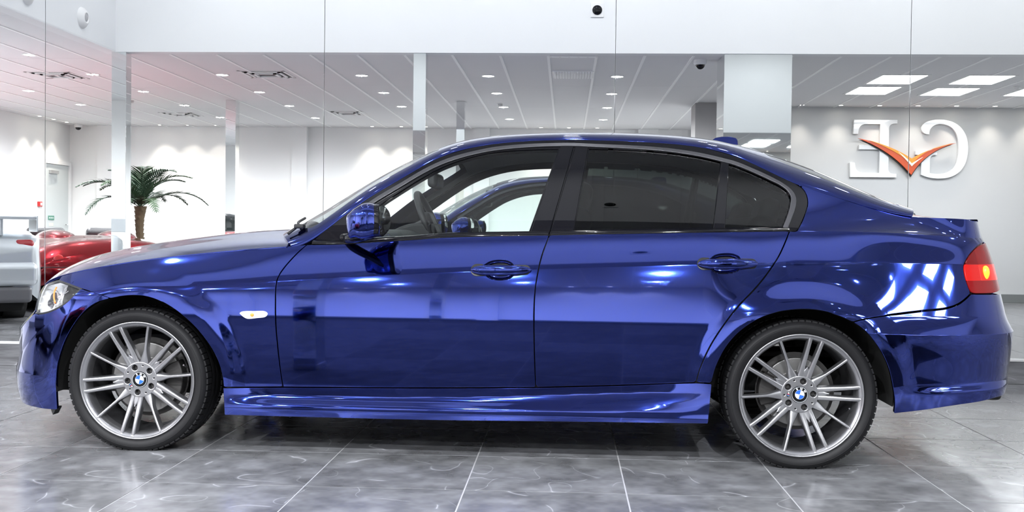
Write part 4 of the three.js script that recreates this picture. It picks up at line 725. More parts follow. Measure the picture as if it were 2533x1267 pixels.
// ---------- headlights ----------
{
  const sd = sdPoly(outline([[[97, 777], [95.5, 752], [100, 727.7], [112, 708.5], [127.7, 698], [145, 694.6]], [[145, 694.6], [172, 703.8], [199, 714]], [[199, 714], [180, 733], [155.4, 754.5], [121.5, 771.3], [97, 777]]], pixS));
  // the lamp goes on round the corner, out of sight
  const [X0, X1, Y0, Y1] = sd.box, lam = (u, y) => sd(u, y); 
  const ext = sdPoly([...outline([[[145, 694.6], [172, 703.8], [199, 714]], [[199, 714], [180, 733], [155.4, 754.5], [121.5, 771.3], [100, 776.6]]], pixS), [X0 - 0.12, 0.575], [X0 - 0.13, 0.60], [X0 - 0.11, 0.665], [X0 - 0.02, 0.682]]);
  const lens = inset(ext, 0.002), g = panel((u, y) => S(u, y, 0.001), lens, { cell: 0.006, depth: 0.02, lip: 0.003 }), back = panel((u, y) => { const d = clamp(-ext(u, y) / 0.05, 0, 1); return S(u, y, -0.012 - 0.075 * Math.sqrt(1 - (1 - d) ** 2)); }, inset(ext, -0.002), { cell: 0.008, depth: 0 });
  const rim = panel((u, y) => S(u, y, -0.003), sub(inset(ext, -0.004), inset(ext, 0.003)), { cell: 0.004, depth: 0.01 });
  const at = (px, py, d) => { const [u, y] = pixS(px, py); return S(u, y, d); };
  const fin = []; for (let k = 0; k < 5; k++) { const a = at(146 + k * 4, 707 + k * 3.5, -0.02), b = at(139 - k * 1.5, 752 - k * 4, -0.02), c = tube([a, [(a[0] + b[0]) / 2 + 0.004, (a[1] + b[1]) / 2, (a[2] + b[2]) / 2], b], 0.0022, 10, 6); fin.push(c); }
  for (const f of [0, 1]) { const h = group('headlight', car), F = q => f ? flip(q.index || q.isBufferGeometry ? q : q) : q;
    mesh('lens', F(g), M.lensClear, h); mesh('reflector', F(back), std(lin(0.93, 0.93, 0.94), 0.3, 0.35), h); mesh('seal', F(rim), M.rubber, h);
    for (const [px, py, r] of [[106, 752, 0.026], [116, 738, 0.03]]) { const c = at(px, py, -0.045), ring = new THREE.TorusGeometry(r, 0.005, 10, 32).rotateY(-0.75).translate(...c), b = new THREE.SphereGeometry(r * 0.8, 20, 14).translate(...c); mesh('projector', F(b), phys(lin(0.05, 0.05, 0.06), 0.05, 0.2, { clearcoat: 1 }), h); mesh('bezel_ring', F(ring), M.chrome, h); }
    const am = tube([at(133, 711, -0.014), at(129, 722, -0.012), at(128, 736, -0.012), at(130, 750, -0.014)], 0.0035, 20, 8); mesh('amber_tube', F(am), new THREE.MeshStandardMaterial({ color: lin(0.9, 0.3, 0.05), emissive: lin(1, 0.33, 0.06), emissiveIntensity: 0.35, roughness: 0.3 }), h).userData.label = 'amber light tube';
    fin.forEach(q => mesh('reflector_fin', F(q), M.chrome, h)); }
}
// ---------- tail lights ----------
{
  const vis = outline([[[2438.2, 598.7], [2422.8, 605.3], [2402.9, 624], [2387.4, 648.4], [2384, 659.4], [2386.3, 681.5], [2394, 705.9], [2401.8, 722.4], [2409.5, 726.2], [2430, 727]]], pixS);
  const e = vis[vis.length - 1], t = vis[0], P = [...vis, [e[0] + 0.1, e[1] + 0.0], [e[0] + 0.26, e[1] + 0.012], [e[0] + 0.27, e[1] + 0.12], [t[0] + 0.16, 0.885], [t[0] + 0.05, 0.928]], sd = sdPoly(P);
  const red = (c, r = 0.04, glow = 0) => phys(c, r, 0, glow ? { emissive: lin(1, 0.03, 0.01), emissiveIntensity: glow } : {});
  const band = (y0, y1, u0 = -9, u1 = 9) => { const f = (u, y) => Math.max(sd(u, y) + 0.0045, y0 - y, y - y1, u0 - u, u - u1); f.box = sd.box; return f; };
  const um = pixS(2420, 660)[0], Lg = off => (u, y) => S(u, y, off);
  const parts = [['lens_top', band(0.838, 2, -9, um - 0.001), lin(0.16, 0.002, 0.004), 0.03], ['lens_top', band(0.838, 2, um + 0.001), lin(0.2, 0.004, 0.006), 0.05], ['lens_middle', band(0.772, 0.8365, -9, um - 0.001), lin(0.42, 0.004, 0.006), 0.3], ['lens_middle', band(0.772, 0.8365, um + 0.001), lin(0.5, 0.01, 0.006), 0.55], ['lens_bottom', band(0.6, 0.7705), lin(0.2, 0.002, 0.005), 0.08]];
  for (const f of [0, 1]) { const h = group('tail_light', car), F = q => f ? flip(q) : q;
    mesh('housing', F(panel(Lg(-0.006), inset(sd, 0.0015), { cell: 0.008, depth: 0.02 })), red(lin(0.03, 0.002, 0.003)), h);
    for (const [n, b, c, e] of parts) mesh(n, F(panel(Lg(0.002), b, { cell: 0.006, depth: 0.006, lip: 0.002 })), red(c, 0.04, e), h);
    const c = pixS(2437, 675), q = S(c[0], c[1], 0.001), ind = new THREE.SphereGeometry(0.03, 20, 14); ind.scale(0.55, 1, 0.55); ind.translate(...q);
    mesh('indicator_light', F(ind), new THREE.MeshStandardMaterial({ color: lin(0.9, 0.35, 0.03), emissive: lin(1, 0.36, 0.03), emissiveIntensity: 1.6, roughness: 0.25 }), h).userData.label = 'glowing amber indicator'; }
}
// ---------- door mirror ----------
{
  // housing: stacked sections between front (left) and rear rim
  const c = pixG(900, 546), zc = 0.965, cx = 0, N = 26, K = 32, pos = [], idx = [];
  const atZ = (px, py, z) => { const r = rayL(px, py), t = (eyeL.z - z) / -r.z; return [eyeL.x + r.x * t, eyeL.y + r.y * t]; };
  const top = [[855.8, 543], [858, 535.5], [864, 528], [872, 520.5], [885.8, 511.3], [897, 505], [908.3, 502], [921, 502.6], [931, 505.5]].map(p => atZ(...p, zc)), bot = [[855.8, 548], [855.4, 562], [857, 578], [864, 585.5], [874, 588.4], [890, 590.4], [905, 591], [917, 589.6], [929, 586]].map(p => atZ(...p, zc));
  const ft = spline([...top].map(p => [p[0], p[1]])), fb = spline([...bot].filter((p, i) => i === 0 || i > 2).map(p => [p[0], p[1]])), x0 = top[0][0], x1 = top[top.length - 1][0] - 0.001;
  const depthAt = s => 0.118 * Math.pow(clamp(1 - (1 - s) ** 2.2, 0, 1), 0.5);
  for (let i = 0; i <= N; i++) { const s = i / N, x = lerp(x0, x1, s * s * (1.6 - 0.6 * s)), yt = ft(x), yb = fb(x), ym = (yt + yb) / 2, h = Math.max((yt - yb) / 2, 0.002), dz = Math.max(depthAt((x - x0) / (x1 - x0)), 0.004);
    for (let k = 0; k < K; k++) { const th = k / K * Math.PI * 2, cs = Math.cos(th), sn = Math.sin(th), e = 0.62; pos.push(x + 0.035 * (Math.abs(cs) ** 3) * (cs > 0 ? 0.25 : 0.5) * s, ym + h * Math.sign(sn) * Math.abs(sn) ** e, zc - 0.01 + dz * Math.sign(cs) * Math.abs(cs) ** e * (cs > 0 ? 0.75 : 1)); } }
  for (let i = 0; i < N; i++) for (let k = 0; k < K; k++) { const p = i * K + k, q = i * K + (k + 1) % K; idx.push(p, p + K, q, q, p + K, q + K); }
  { const b = pos.length / 3; pos.push(x0, (ft(x0) + fb(x0)) / 2, zc); for (let k = 0; k < K; k++) idx.push(b, k, (k + 1) % K); }
  const hg = new THREE.BufferGeometry(); hg.setAttribute('position', new THREE.Float32BufferAttribute(pos, 3)); hg.setIndex(idx); hg.computeVertexNormals();
  const rimG = (xa, xb, s0, s1) => { const p2 = [], i2 = [], yt = ft(x1), yb = fb(x1), ym = (yt + yb) / 2, h = (yt - yb) / 2; [[xa, s0], [xb, s0], [xb + 0.004, s1]].forEach(([x, sc]) => { for (let k = 0; k < K; k++) { const th = k / K * Math.PI * 2, cs = Math.cos(th), sn = Math.sin(th), e = 0.62; p2.push(x + 0.035 * (Math.abs(cs) ** 3) * (cs > 0 ? 0.25 : 0.5), ym + h * sc * Math.sign(sn) * Math.abs(sn) ** e, zc - 0.01 + 0.118 * sc * Math.sign(cs) * Math.abs(cs) ** e * (cs > 0 ? 0.75 : 1)); } }); for (let i = 0; i < 2; i++) for (let k = 0; k < K; k++) { const p = i * K + k, q = i * K + (k + 1) % K; i2.push(p, p + K, q, q, p + K, q + K); } const b = p2.length / 3; p2.push(xb, ym, zc); for (let k = 0; k < K; k++) i2.push(2 * K + k, b, 2 * K + (k + 1) % K); const g = new THREE.BufferGeometry(); g.setAttribute('position', new THREE.Float32BufferAttribute(p2, 3)); g.setIndex(i2); g.computeVertexNormals(); return g; };
  const rg = rimG(x1 - 0.0005, x1 + 0.016, 1.003, 0.93), gl = rimG(x1 + 0.0165, x1 + 0.0175, 0.9, 0.86);
  const foot = pixG(850, 585), fz = gz(...foot), stalk = []; for (const s of [0]) { const a = [foot[0] + 0.02, foot[1] - 0.006, fz - 0.01], b = [x0 + 0.07, fb(x0 + 0.07) + 0.012, zc - 0.06]; stalk.push(tube([a, [a[0] + 0.01, a[1] - 0.004, a[2] + 0.06], b, [b[0] + 0.03, b[1] + 0.012, b[2] + 0.05]], 0.02, 20, 12)); }
  const base = new RoundedBoxGeometry(0.09, 0.04, 0.05, 3, 0.018).translate(foot[0] + 0.03, foot[1] - 0.006, fz + 0.006);
  for (const f of [0, 1]) { const h = group('wing_mirror', car), F = q => f ? flip(q) : q; mesh('mirror_housing', F(hg), M.paint, h); mesh('mirror_rim', F(rg), M.trimGloss, h); mesh('mirror_glass', F(gl), M.chrome, h); mesh('mirror_arm', F(merged([...stalk, base])), M.trimGloss, h); }
}
// ---------- aerial, wipers, grille, tow eye, exhausts ----------
{ const prof = [[1762, 347], [1769.8, 342], [1785, 339.5], [1800, 339.2], [1809, 340.3], [1818, 342.6], [1821, 347], [1822, 358]].map(p => { const r = rayL(...p), t = eyeL.z / -r.z; return [eyeL.x + r.x * t, eyeL.y + r.y * t]; });
  const s = new THREE.Shape(); prof.forEach((p, i) => i ? s.lineTo(...p) : s.moveTo(...p)); s.lineTo(prof[7][0], prof[7][1] - 0.03); s.lineTo(prof[0][0], prof[0][1] - 0.03);
  mesh('roof_aerial', new THREE.ExtrudeGeometry(s, { depth: 0.02, bevelEnabled: true, bevelThickness: 0.012, bevelSize: 0.006, bevelSegments: 3, curveSegments: 8 }).translate(0, -0.004, -0.01), M.paint, car).userData.label = 'blue shark-fin aerial'; }
{ const A = (x, t, d) => off(Cn, d)(x, t);
  mesh('wiper', [tube([A(0.60, 0.62, 0.012), A(0.612, 0.44, 0.016), A(0.635, 0.30, 0.02), A(0.60, 0.235, 0.014)], 0.006, 24, 8), rbox(-0.022, 0.022, -0.008, 0.012, -0.02, 0.02, 0.006).translate(...A(0.645, 0.29, 0.016))], M.plasticBlack, car);
  mesh('cowl', panel((x, t) => { const p = Cn(x, t); return [p[0], p[1] - 0.012, p[2]]; }, sdPoly([[0.5, 0.5], [0.52, 0.3], [0.60, 0.12], [0.72, 0.12], [0.62, 0.5], [0.56, 1], [0.62, 1.5], [0.72, 1.88], [0.60, 1.88], [0.52, 1.7], [0.5, 1.5]]), { cell: 0.02, sy: 0.7, depth: 0 }), M.plasticBlack, car); }
{ const kid = u0 => { const P = []; for (let i = 0; i < 28; i++) { const a = i / 28 * Math.PI * 2; P.push([u0 + 0.1 * Math.sign(Math.cos(a)) * Math.abs(Math.cos(a)) ** 0.6, 0.585 + 0.05 * Math.sign(Math.sin(a)) * Math.abs(Math.sin(a)) ** 0.6]); } return sdPoly(P); };
  const k = kid(U0 + 0.14); both('kidney_grille', panel((u, y) => S(u, y, 0.004), sub(k, inset(k, 0.012)), { cell: 0.006, depth: 0.01 }), M.chrome, car, 'chrome kidney grille frame'); both('grille_mesh', panel((u, y) => S(u, y, 0.002), inset(k, 0.01), { cell: 0.02, depth: 0 }), M.plasticBlack, car);
  mesh('lower_intake', (g => merged([g, flip(g)]))(panel((u, y) => S(u, y, 0.002), sdPoly([[U0 - 0.002, 0.2], [-1.0, 0.2], [-0.95, 0.25], [-1.0, 0.33], [U0 - 0.002, 0.34]]), { cell: 0.02, depth: 0 })), M.plasticBlack, car);
  both('fog_intake', panel((u, y) => S(u, y, 0.002), sdPoly([[-0.92, 0.22], [-0.84, 0.2], [-0.82, 0.3], [-0.88, 0.36], [-0.94, 0.3]]), { cell: 0.01, depth: 0 }), M.plasticBlack, car);
  { const r = rayL(133, 1014), t = (eyeL.z - 0.8) / -r.z, x = eyeL.x + r.x * t, y = eyeL.y + r.y * t; const f = new THREE.Shape(); f.moveTo(-0.016, 0.01); f.lineTo(0.012, 0.01); f.lineTo(-0.004, -0.022); both('air_flap', new THREE.ExtrudeGeometry(f, { depth: 0.05, bevelEnabled: false }).translate(x, y, 0.75), M.plasticBlack, car); }
  mesh('rear_diffuser', rbox(3.42, 3.68, 0.25, 0.32, -0.55, 0.55, 0.02), M.plasticBlack, car);
  for (const z of [0.38, 0.46]) { const p = lathe([[0.028, -0.08], [0.034, 0.08], [0.03, 0.08], [0.024, -0.08]], 24); p.rotateZ(-Math.PI / 2); mesh('exhaust_tip', p.translate(3.60, 0.275, z), M.chrome, car); }
  both('number_plate_lamp', box(3.74, 3.76, 0.735, 0.745, 0.1, 0.14), M.white, car); }
// ---------- underside, arch liners ----------
mesh('floor_pan', [rbox(0.36, 2.40, 0.17, 0.30, -0.80, 0.80, 0.02), rbox(-0.55, 2.4, 0.20, 0.34, -0.55, 0.55, 0.03), rbox(2.3, 3.3, 0.26, 0.36, -0.5, 0.5, 0.03), box(-0.6, 3.5, 0.33, 0.36, -0.5, 0.5), box(0.45, 2.3, 0.2, 0.3, -0.83, 0.83)], M.under, car);
for (const [cx, R] of [[0.005, 0.372], [2.768, 0.365]]) { const g = new THREE.CylinderGeometry(R, R, 0.36, 40, 1, true, -0.35 * Math.PI, 1.7 * Math.PI); const arc = []; const pos = [], idx = [], K = 36;
  for (let k = 0; k <= K; k++) { const a = lerp(-0.035 * Math.PI, 1.05 * Math.PI, k / K); for (const [z, r] of [[0.80, R + 0.02], [0.84, R + 0.004], [0.50, R], [0.49, R - 0.12]]) pos.push(cx + Math.cos(a) * r, 0.30 + Math.sin(a) * r, z); } for (let k = 0; k < K; k++) for (let q = 0; q < 3; q++) { const p = k * 4 + q; idx.push(p, p + 4, p + 1, p + 1, p + 4, p + 5); }
  const l = new THREE.BufferGeometry(); l.setAttribute('position', new THREE.Float32BufferAttribute(pos, 3)); l.setIndex(idx); l.computeVertexNormals(); both('arch_liner', l, M.under, car); }

// ---------- wheels ----------
const capTex = signTex((c, w) => { const r = w / 2; c.fillStyle = '#0b0c0e'; c.fillRect(0, 0, w, w); c.translate(r, r);
  c.fillStyle = '#c9ccd0'; c.beginPath(); c.arc(0, 0, r * 0.99, 0, 7); c.fill(); c.fillStyle = '#0b0c0e'; c.beginPath(); c.arc(0, 0, r * 0.94, 0, 7); c.fill();
  c.fillStyle = '#c9ccd0'; c.beginPath(); c.arc(0, 0, r * 0.59, 0, 7); c.fill();
  for (let k = 0; k < 4; k++) { c.fillStyle = k % 2 ? '#f4f6f8' : '#2a62d0'; c.beginPath(); c.moveTo(0, 0); c.arc(0, 0, r * 0.56, k * Math.PI / 2, (k + 1) * Math.PI / 2); c.fill(); }
  c.fillStyle = '#f0f2f4'; c.font = 'bold ' + Math.round(r * 0.36) + 'px sans-serif'; c.textAlign = 'center'; c.textBaseline = 'middle';
  [['B', -0.72], ['M', 0], ['W', 0.72]].forEach(([t, a]) => { c.save(); c.rotate(a); c.fillText(t, 0, -r * 0.765); c.restore(); }); }, 256, 256);
const mTex = signTex((c, w, h) => { c.fillStyle = '#1a1c20'; c.fillRect(0, 0, w, h); ['#5aa0e0', '#23306e', '#c8202c'].forEach((f, i) => { c.fillStyle = f; c.beginPath(); c.moveTo(14 + i * 17, h - 8); c.lineTo(34 + i * 17, 8); c.lineTo(49 + i * 17, 8); c.lineTo(29 + i * 17, h - 8); c.fill(); }); c.fillStyle = '#e8eaec'; c.font = 'italic bold 56px sans-serif'; c.textBaseline = 'middle'; c.fillText('M', 70, h / 2 + 3); }, 128, 64);
function spokeGeo(r0, r1, cOff, wid, face, back, n = 20) {
  const pos = [], idx = [], K = 10;
  for (let i = 0; i <= n; i++) { const s = i / n, r = lerp(r0, r1, s), c = cOff(r), w = wid(r) / 2, f = face(r), b = back(r);
    for (const [a, z] of [[-1.25, b], [-1.12, lerp(b, f, 0.55)], [-1.0, f - 0.0055], [-0.78, f - 0.0015], [-0.35, f], [0.35, f], [0.78, f - 0.0015], [1.0, f - 0.0055], [1.12, lerp(b, f, 0.55)], [1.25, b]]) pos.push(r, c + a * w, z); }
  for (let i = 0; i < n; i++) for (let k = 0; k < K - 1; k++) { const a = i * K + k; idx.push(a, a + K, a + 1, a + 1, a + K, a + K + 1); }
  for (const i of [0, n]) for (let k = 1; k < K - 1; k++) idx.push(i * K, i * K + k, i * K + k + 1);
  const g = new THREE.BufferGeometry(); g.setAttribute('position', new THREE.Float32BufferAttribute(pos, 3)); g.setIndex(idx); g.computeVertexNormals(); return g;
}
function makeWheel(width, R, turn, rear) {
  const w = new THREE.Group(); w.name = 'wheel';
  // tyre
  const rr = 0.247, T = [[rr, -0.012], [rr + 0.006, 0.001], [rr + 0.016, 0.008], [rr + 0.03, 0.0115], [R - 0.022, 0.009], [R - 0.011, 0.001], [R - 0.0045, -0.012], [R - 0.0015, -0.026], [R, -0.05], [R, -0.062], [R - 0.007, -0.063], [R - 0.007, -0.07], [R, -0.071], [R + 0.001, -width / 2 + 0.008], [R - 0.007, -width / 2 + 0.007], [R - 0.007, -width / 2 - 0.001], [R + 0.001, -width / 2 - 0.002], [R, -width + 0.07], [R - 0.007, -width + 0.069], [R - 0.007, -width + 0.062], [R, -width + 0.061], [R - 0.0045, -width + 0.012], [R - 0.02, -width - 0.009], [rr + 0.02, -width - 0.006], [rr, -width + 0.012]];
  const tg = lathe(T, 120); tg.rotateX(Math.PI / 2); // lathe axis y -> z
  const flat = g => { const p = g.attributes.position; for (let i = 0; i < p.count; i++) if (p.getY(i) < -0.2995) p.setY(i, -0.2995); return g; };
  mesh('tyre', flat(tg), M.tyre, w);
  // shoulder tread blocks
  const NB = 72, bl = []; for (const [z0, z1] of [[-0.008, -0.049], [-width + 0.049, -width + 0.008]]) for (let k = 0; k < NB; k++) { const a = k / NB * Math.PI * 2, b = rbox(-0.0108, 0.0108, R - 0.012, R + 0.0035, Math.min(z0, z1), Math.max(z0, z1), 0.002, 1); const p = b.attributes.position; for (let i = 0; i < p.count; i++) { const zz = p.getZ(i), e = Math.max(0, Math.abs(zz + width / 2) - (width / 2 - 0.03)); p.setY(i, p.getY(i) - e * e * 7.5); } b.rotateZ(a); bl.push(b); }
  mesh('tread_blocks', flat(merged(bl)), M.tyre, w).userData.kind = 'stuff';
  // raised sidewall rings
  const sw = lathe([[R - 0.026, 0.0085], [R - 0.0255, 0.0108], [R - 0.0235, 0.0108], [R - 0.023, 0.0085]], 100); sw.rotateX(Math.PI / 2); mesh('sidewall_ring', sw, M.tyre, w);
  // rim
  const rot = group('alloy_rim', w); rot.rotation.z = turn;
  const lip = lathe([[0.2475, -0.014], [0.251, -0.004], [0.251, 0.002], [0.249, 0.0045], [0.245, 0.004], [0.2425, -0.001], [0.2405, -0.004], [0.234, -0.007], [0.229, -0.016], [0.2245, -0.03], [0.222, -0.06]], 96); lip.rotateX(Math.PI / 2); 
  const bar = lathe([[0.222, -0.06], [0.214, -0.13], [0.214, -width + 0.03], [0.235, -width + 0.005], [0.246, -width]], 72); bar.rotateX(Math.PI / 2);
  const face = r => -0.034 + 0.030 * sstep(0.05, 0.25, r) + 0.0, back = r => face(r) - lerp(0.028, 0.034, clamp((r - 0.07) / 0.16, 0, 1));
  const geoms = [lip];
  for (let k = 0; k < 5; k++) { const a = k * Math.PI * 2 / 5;
    for (const sd of [-1, 1]) geoms.push(spokeGeo(0.062, 0.2425, r => sd * lerp(0.0165, 0.0245, clamp((r - 0.08) / 0.15, 0, 1)), r => lerp(0.022, 0.0165, sstep(0.09, 0.2, r)), face, back).rotateZ(a));
    geoms.push(spokeGeo(0.07, 0.118, r => 0, r => lerp(0.036, 0.006, sstep(0.085, 0.118, r)), r => face(r) - 0.0015, back).rotateZ(a));
    geoms.push(spokeGeo(0.066, 0.2405, r => 0, r => lerp(0.034, 0.012, sstep(0.07, 0.14, r)), r => face(r) + 0.0005, back).rotateZ(a + Math.PI / 5)); }
  mesh('rim_face', geoms, M.alloy, rot); mesh('rim_barrel', bar, M.barrel, rot);
  const s = new THREE.Shape(); s.absarc(0, 0, 0.073, 0, Math.PI * 2); for (let k = 0; k < 5; k++) { const a = k * Math.PI * 2 / 5 , h = new THREE.Path(); h.absarc(0.0555 * Math.cos(a), 0.0555 * Math.sin(a), 0.0152, 0, Math.PI * 2, true); s.holes.push(h); const h2 = new THREE.Path(), b = a + Math.PI / 5; h2.absarc(0.061 * Math.cos(b), 0.061 * Math.sin(b), 0.0056, 0, Math.PI * 2, true); s.holes.push(h2); }
  mesh('hub', new THREE.ExtrudeGeometry(s, { depth: 0.028, bevelEnabled: true, bevelThickness: 0.004, bevelSize: 0.003, bevelSegments: 3, curveSegments: 24 }).translate(0, 0, -0.063), M.alloy, rot);
  for (let k = 0; k < 5; k++) { const a = k * Math.PI * 2 / 5, b = new THREE.CylinderGeometry(0.0095, 0.0095, 0.012, 6).rotateX(Math.PI / 2).translate(0.0555 * Math.cos(a), 0.0555 * Math.sin(a), -0.058); mesh('wheel_bolt', b, M.iron, rot); }
  mesh('hub_backing', new THREE.CylinderGeometry(0.078, 0.09, 0.01, 40).rotateX(Math.PI / 2).translate(0, 0, -0.066), M.iron, rot);
  const cap = group('centre_cap', w); cap.rotation.z = rear ? -0.25 : -0.22; cap.position.z = -0.032;
  mesh('cap_body', lathe([[0, 0.004], [0.031, 0.0035], [0.0345, 0.001], [0.035, -0.004]], 40).rotateX(Math.PI / 2), M.trimGloss, cap);
  mesh('cap_badge', new THREE.CircleGeometry(0.0325, 40).translate(0, 0, 0.0052), phys(0xffffff, 0.2, 0, { map: capTex, clearcoat: 1 }), cap);
  const mb = mesh('rim_badge', new THREE.BoxGeometry(0.02, 0.01, 0.002), std(0xffffff, 0.35, 0, { map: mTex }), w); const ma = rear ? Math.PI : Math.PI * 1.19; mb.position.set(0.0455 * Math.cos(ma), 0.0455 * Math.sin(ma), -0.029); mb.rotation.z = rear ? 1.5 : -0.75;
  { const v = new THREE.CylinderGeometry(0.0035, 0.0035, 0.03, 10).rotateX(Math.PI / 2 - 0.5).translate(0.205, 0, -0.035); const m = mesh('valve', v, M.chrome, w); m.rotation.z = rear ? -0.29 : 0.3; }
  // brake
  const dr = rear ? 0.142 : 0.152, dz = -0.105;
  const prof = []; for (let k = 0; k < 16; k++) { const r = 0.085 + (dr - 0.085) * k / 15; prof.push([r, dz + (k % 2 ? 0.0004 : 0)]); } prof.push([dr, dz - 0.022], [0.085, dz - 0.022]);
  mesh('brake_disc', lathe([[0.08, dz + 0.03], [0.085, dz + 0.028], ...prof], 72).rotateX(Math.PI / 2), M.disc, w);
  mesh('dust_shield', lathe([[0.05, dz - 0.03], [dr + 0.02, dz - 0.032], [dr + 0.02, dz - 0.045]], 48).rotateX(Math.PI / 2), M.iron, w);
  const cal = []; const ca = rear ? Math.PI * 0.97 : 0.04; for (let k = -4; k <= 4; k++) cal.push(rbox(dr - 0.055, dr + 0.016, -0.014, 0.014, dz - 0.035, dz + 0.026, 0.006, 1).rotateZ(ca + k * 0.095)); mesh('brake_caliper', cal, M.iron, w);
  // rim and cap pieces hang straight on the wheel
  for (const q of [rot, cap]) { for (const m of [...q.children]) { m.position.copy(q.position); m.rotation.copy(q.rotation); w.add(m); } w.remove(q); }
  return w;
}
const wf = makeWheel(0.225, 0.306, 43 * D2R, false), wr = makeWheel(0.255, 0.306, 3 * D2R, true);
function putWheel(proto, x, z, far) { const w = far ? proto.clone() : proto; w.position.set(x, 0.30, far ? -z : z); if (far) w.rotation.y = Math.PI; car.add(w); return w; }
putWheel(wf, -0.004, 0.858); putWheel(wr, 2.766, 0.866); putWheel(wf, -0.004, 0.858, true); putWheel(wr, 2.766, 0.866, true);
wf.rotation.y = 0.0;

// ---------- cabin ----------
{
  const at = (px, py, z) => { const r = rayL(px, py), t = (eyeL.z - z) / -r.z; return [eyeL.x + r.x * t, eyeL.y + r.y * t, z]; };
  const seat = (z, name, xb, w) => { const g = group(name, car, [xb, 0.3, z]); 
    mesh('seat_cushion', new RoundedBoxGeometry(0.5, 0.16, w, 4, 0.06).rotateZ(-0.12).translate(-0.22, 0.17, 0), M.leather, g);
    mesh('seat_back', new RoundedBoxGeometry(0.15, 0.62, w, 4, 0.06).rotateZ(-0.42).translate(0.12, 0.48, 0), M.leather, g);
    mesh('headrest', new RoundedBoxGeometry(0.1, 0.18, 0.27, 4, 0.045).rotateZ(-0.3).translate(0.235, 0.79, 0), M.leather, g);
    mesh('headrest_post', [tube([[0.18, 0.66, 0.06], [0.215, 0.76, 0.06]], 0.006, 4, 8), tube([[0.18, 0.66, -0.06], [0.215, 0.76, -0.06]], 0.006, 4, 8)], M.chrome, g); return g; };
  seat(0.37, 'front_seat', 1.62, 0.5); seat(-0.37, 'front_seat', 1.62, 0.5);
  const b = group('rear_bench', car, [2.42, 0.33, 0]); mesh('bench_cushion', new RoundedBoxGeometry(0.5, 0.16, 1.3, 4, 0.06).translate(-0.2, 0.14, 0), M.leather, b); mesh('bench_back', new RoundedBoxGeometry(0.14, 0.6, 1.3, 4, 0.06).rotateZ(-0.42).translate(0.13, 0.42, 0), M.leather, b); for (const z of [-0.38, 0.38]) mesh('headrest', new RoundedBoxGeometry(0.09, 0.13, 0.27, 4, 0.04).rotateZ(-0.3).translate(0.27, 0.72, z), M.leather, b);
  mesh('parcel_shelf', box(2.66, 3.22, 0.985, 1.0, -0.6, 0.6), M.cloth, car);
  // dashboard
  const s = new THREE.Shape(); s.moveTo(0.56, 0.86); s.quadraticCurveTo(0.8, 0.955, 0.96, 0.955); s.quadraticCurveTo(1.04, 0.95, 1.05, 0.9); s.lineTo(1.03, 0.8); s.lineTo(0.98, 0.6); s.lineTo(0.6, 0.6);
  mesh('dashboard', new THREE.ExtrudeGeometry(s, { depth: 1.3, bevelEnabled: true, bevelThickness: 0.02, bevelSize: 0.02, bevelSegments: 3 }).translate(0, -0.02, -0.65), std(lin(0.045, 0.05, 0.05), 0.5), car);
  const hs = new THREE.Shape(); hs.moveTo(0.85, 0.92); hs.quadraticCurveTo(0.95, 1.01, 1.08, 0.995); hs.lineTo(1.09, 0.9); mesh('instrument_hood', new THREE.ExtrudeGeometry(hs, { depth: 0.36, bevelEnabled: true, bevelThickness: 0.02, bevelSize: 0.015, bevelSegments: 3 }).translate(0, -0.02, -0.55), M.leather, car);
  // steering wheel on the far side
  const c = at(1066, 556, -0.36), sw = group('steering_wheel', car, c); sw.rotation.z = 0.42; 
  mesh('wheel_rim', new THREE.TorusGeometry(0.178, 0.0165, 14, 48).rotateY(Math.PI / 2), M.leather, sw); mesh('wheel_boss', new RoundedBoxGeometry(0.05, 0.14, 0.16, 3, 0.024), M.leather, sw); mesh('wheel_spoke', [rbox(-0.012, 0.012, -0.02, 0.02, -0.17, 0.17, 0.008), rbox(-0.012, 0.012, -0.17, 0, -0.025, 0.025, 0.008)], M.trimSatin, sw); mesh('steering_column', new THREE.CylinderGeometry(0.035, 0.045, 0.25, 16).rotateZ(Math.PI / 2).translate(-0.14, 0, 0), M.leather, sw);
  // interior mirror
  const im = at(1078, 448, 0.0); const ig = group('interior_mirror', car, im); mesh('mirror_shell', new RoundedBoxGeometry(0.05, 0.075, 0.25, 4, 0.022), M.leather, ig); mesh('mirror_stem', tube([[0, 0.02, 0], [-0.02, 0.06, 0], [-0.01, 0.1, 0]], 0.012, 10, 8), M.leather, ig);
  // headliner and pillar trims
  mesh('headliner', panel(off(Cn, -0.035), sub(sdPoly([[0.95, 0.03], [1.3, 0.02], [2.0, 0.02], [2.7, 0.02], [3.15, 0.1], [3.2, 1], [3.15, 1.9], [2.7, 1.98], [2.0, 1.98], [1.3, 1.98], [0.95, 1.97], [0.95, 1]]), inset(wsSd, -0.0), inset(blSd, 0.01)), { cell: 0.03, sy: 0.75, depth: 0 }), M.headliner, car);
}

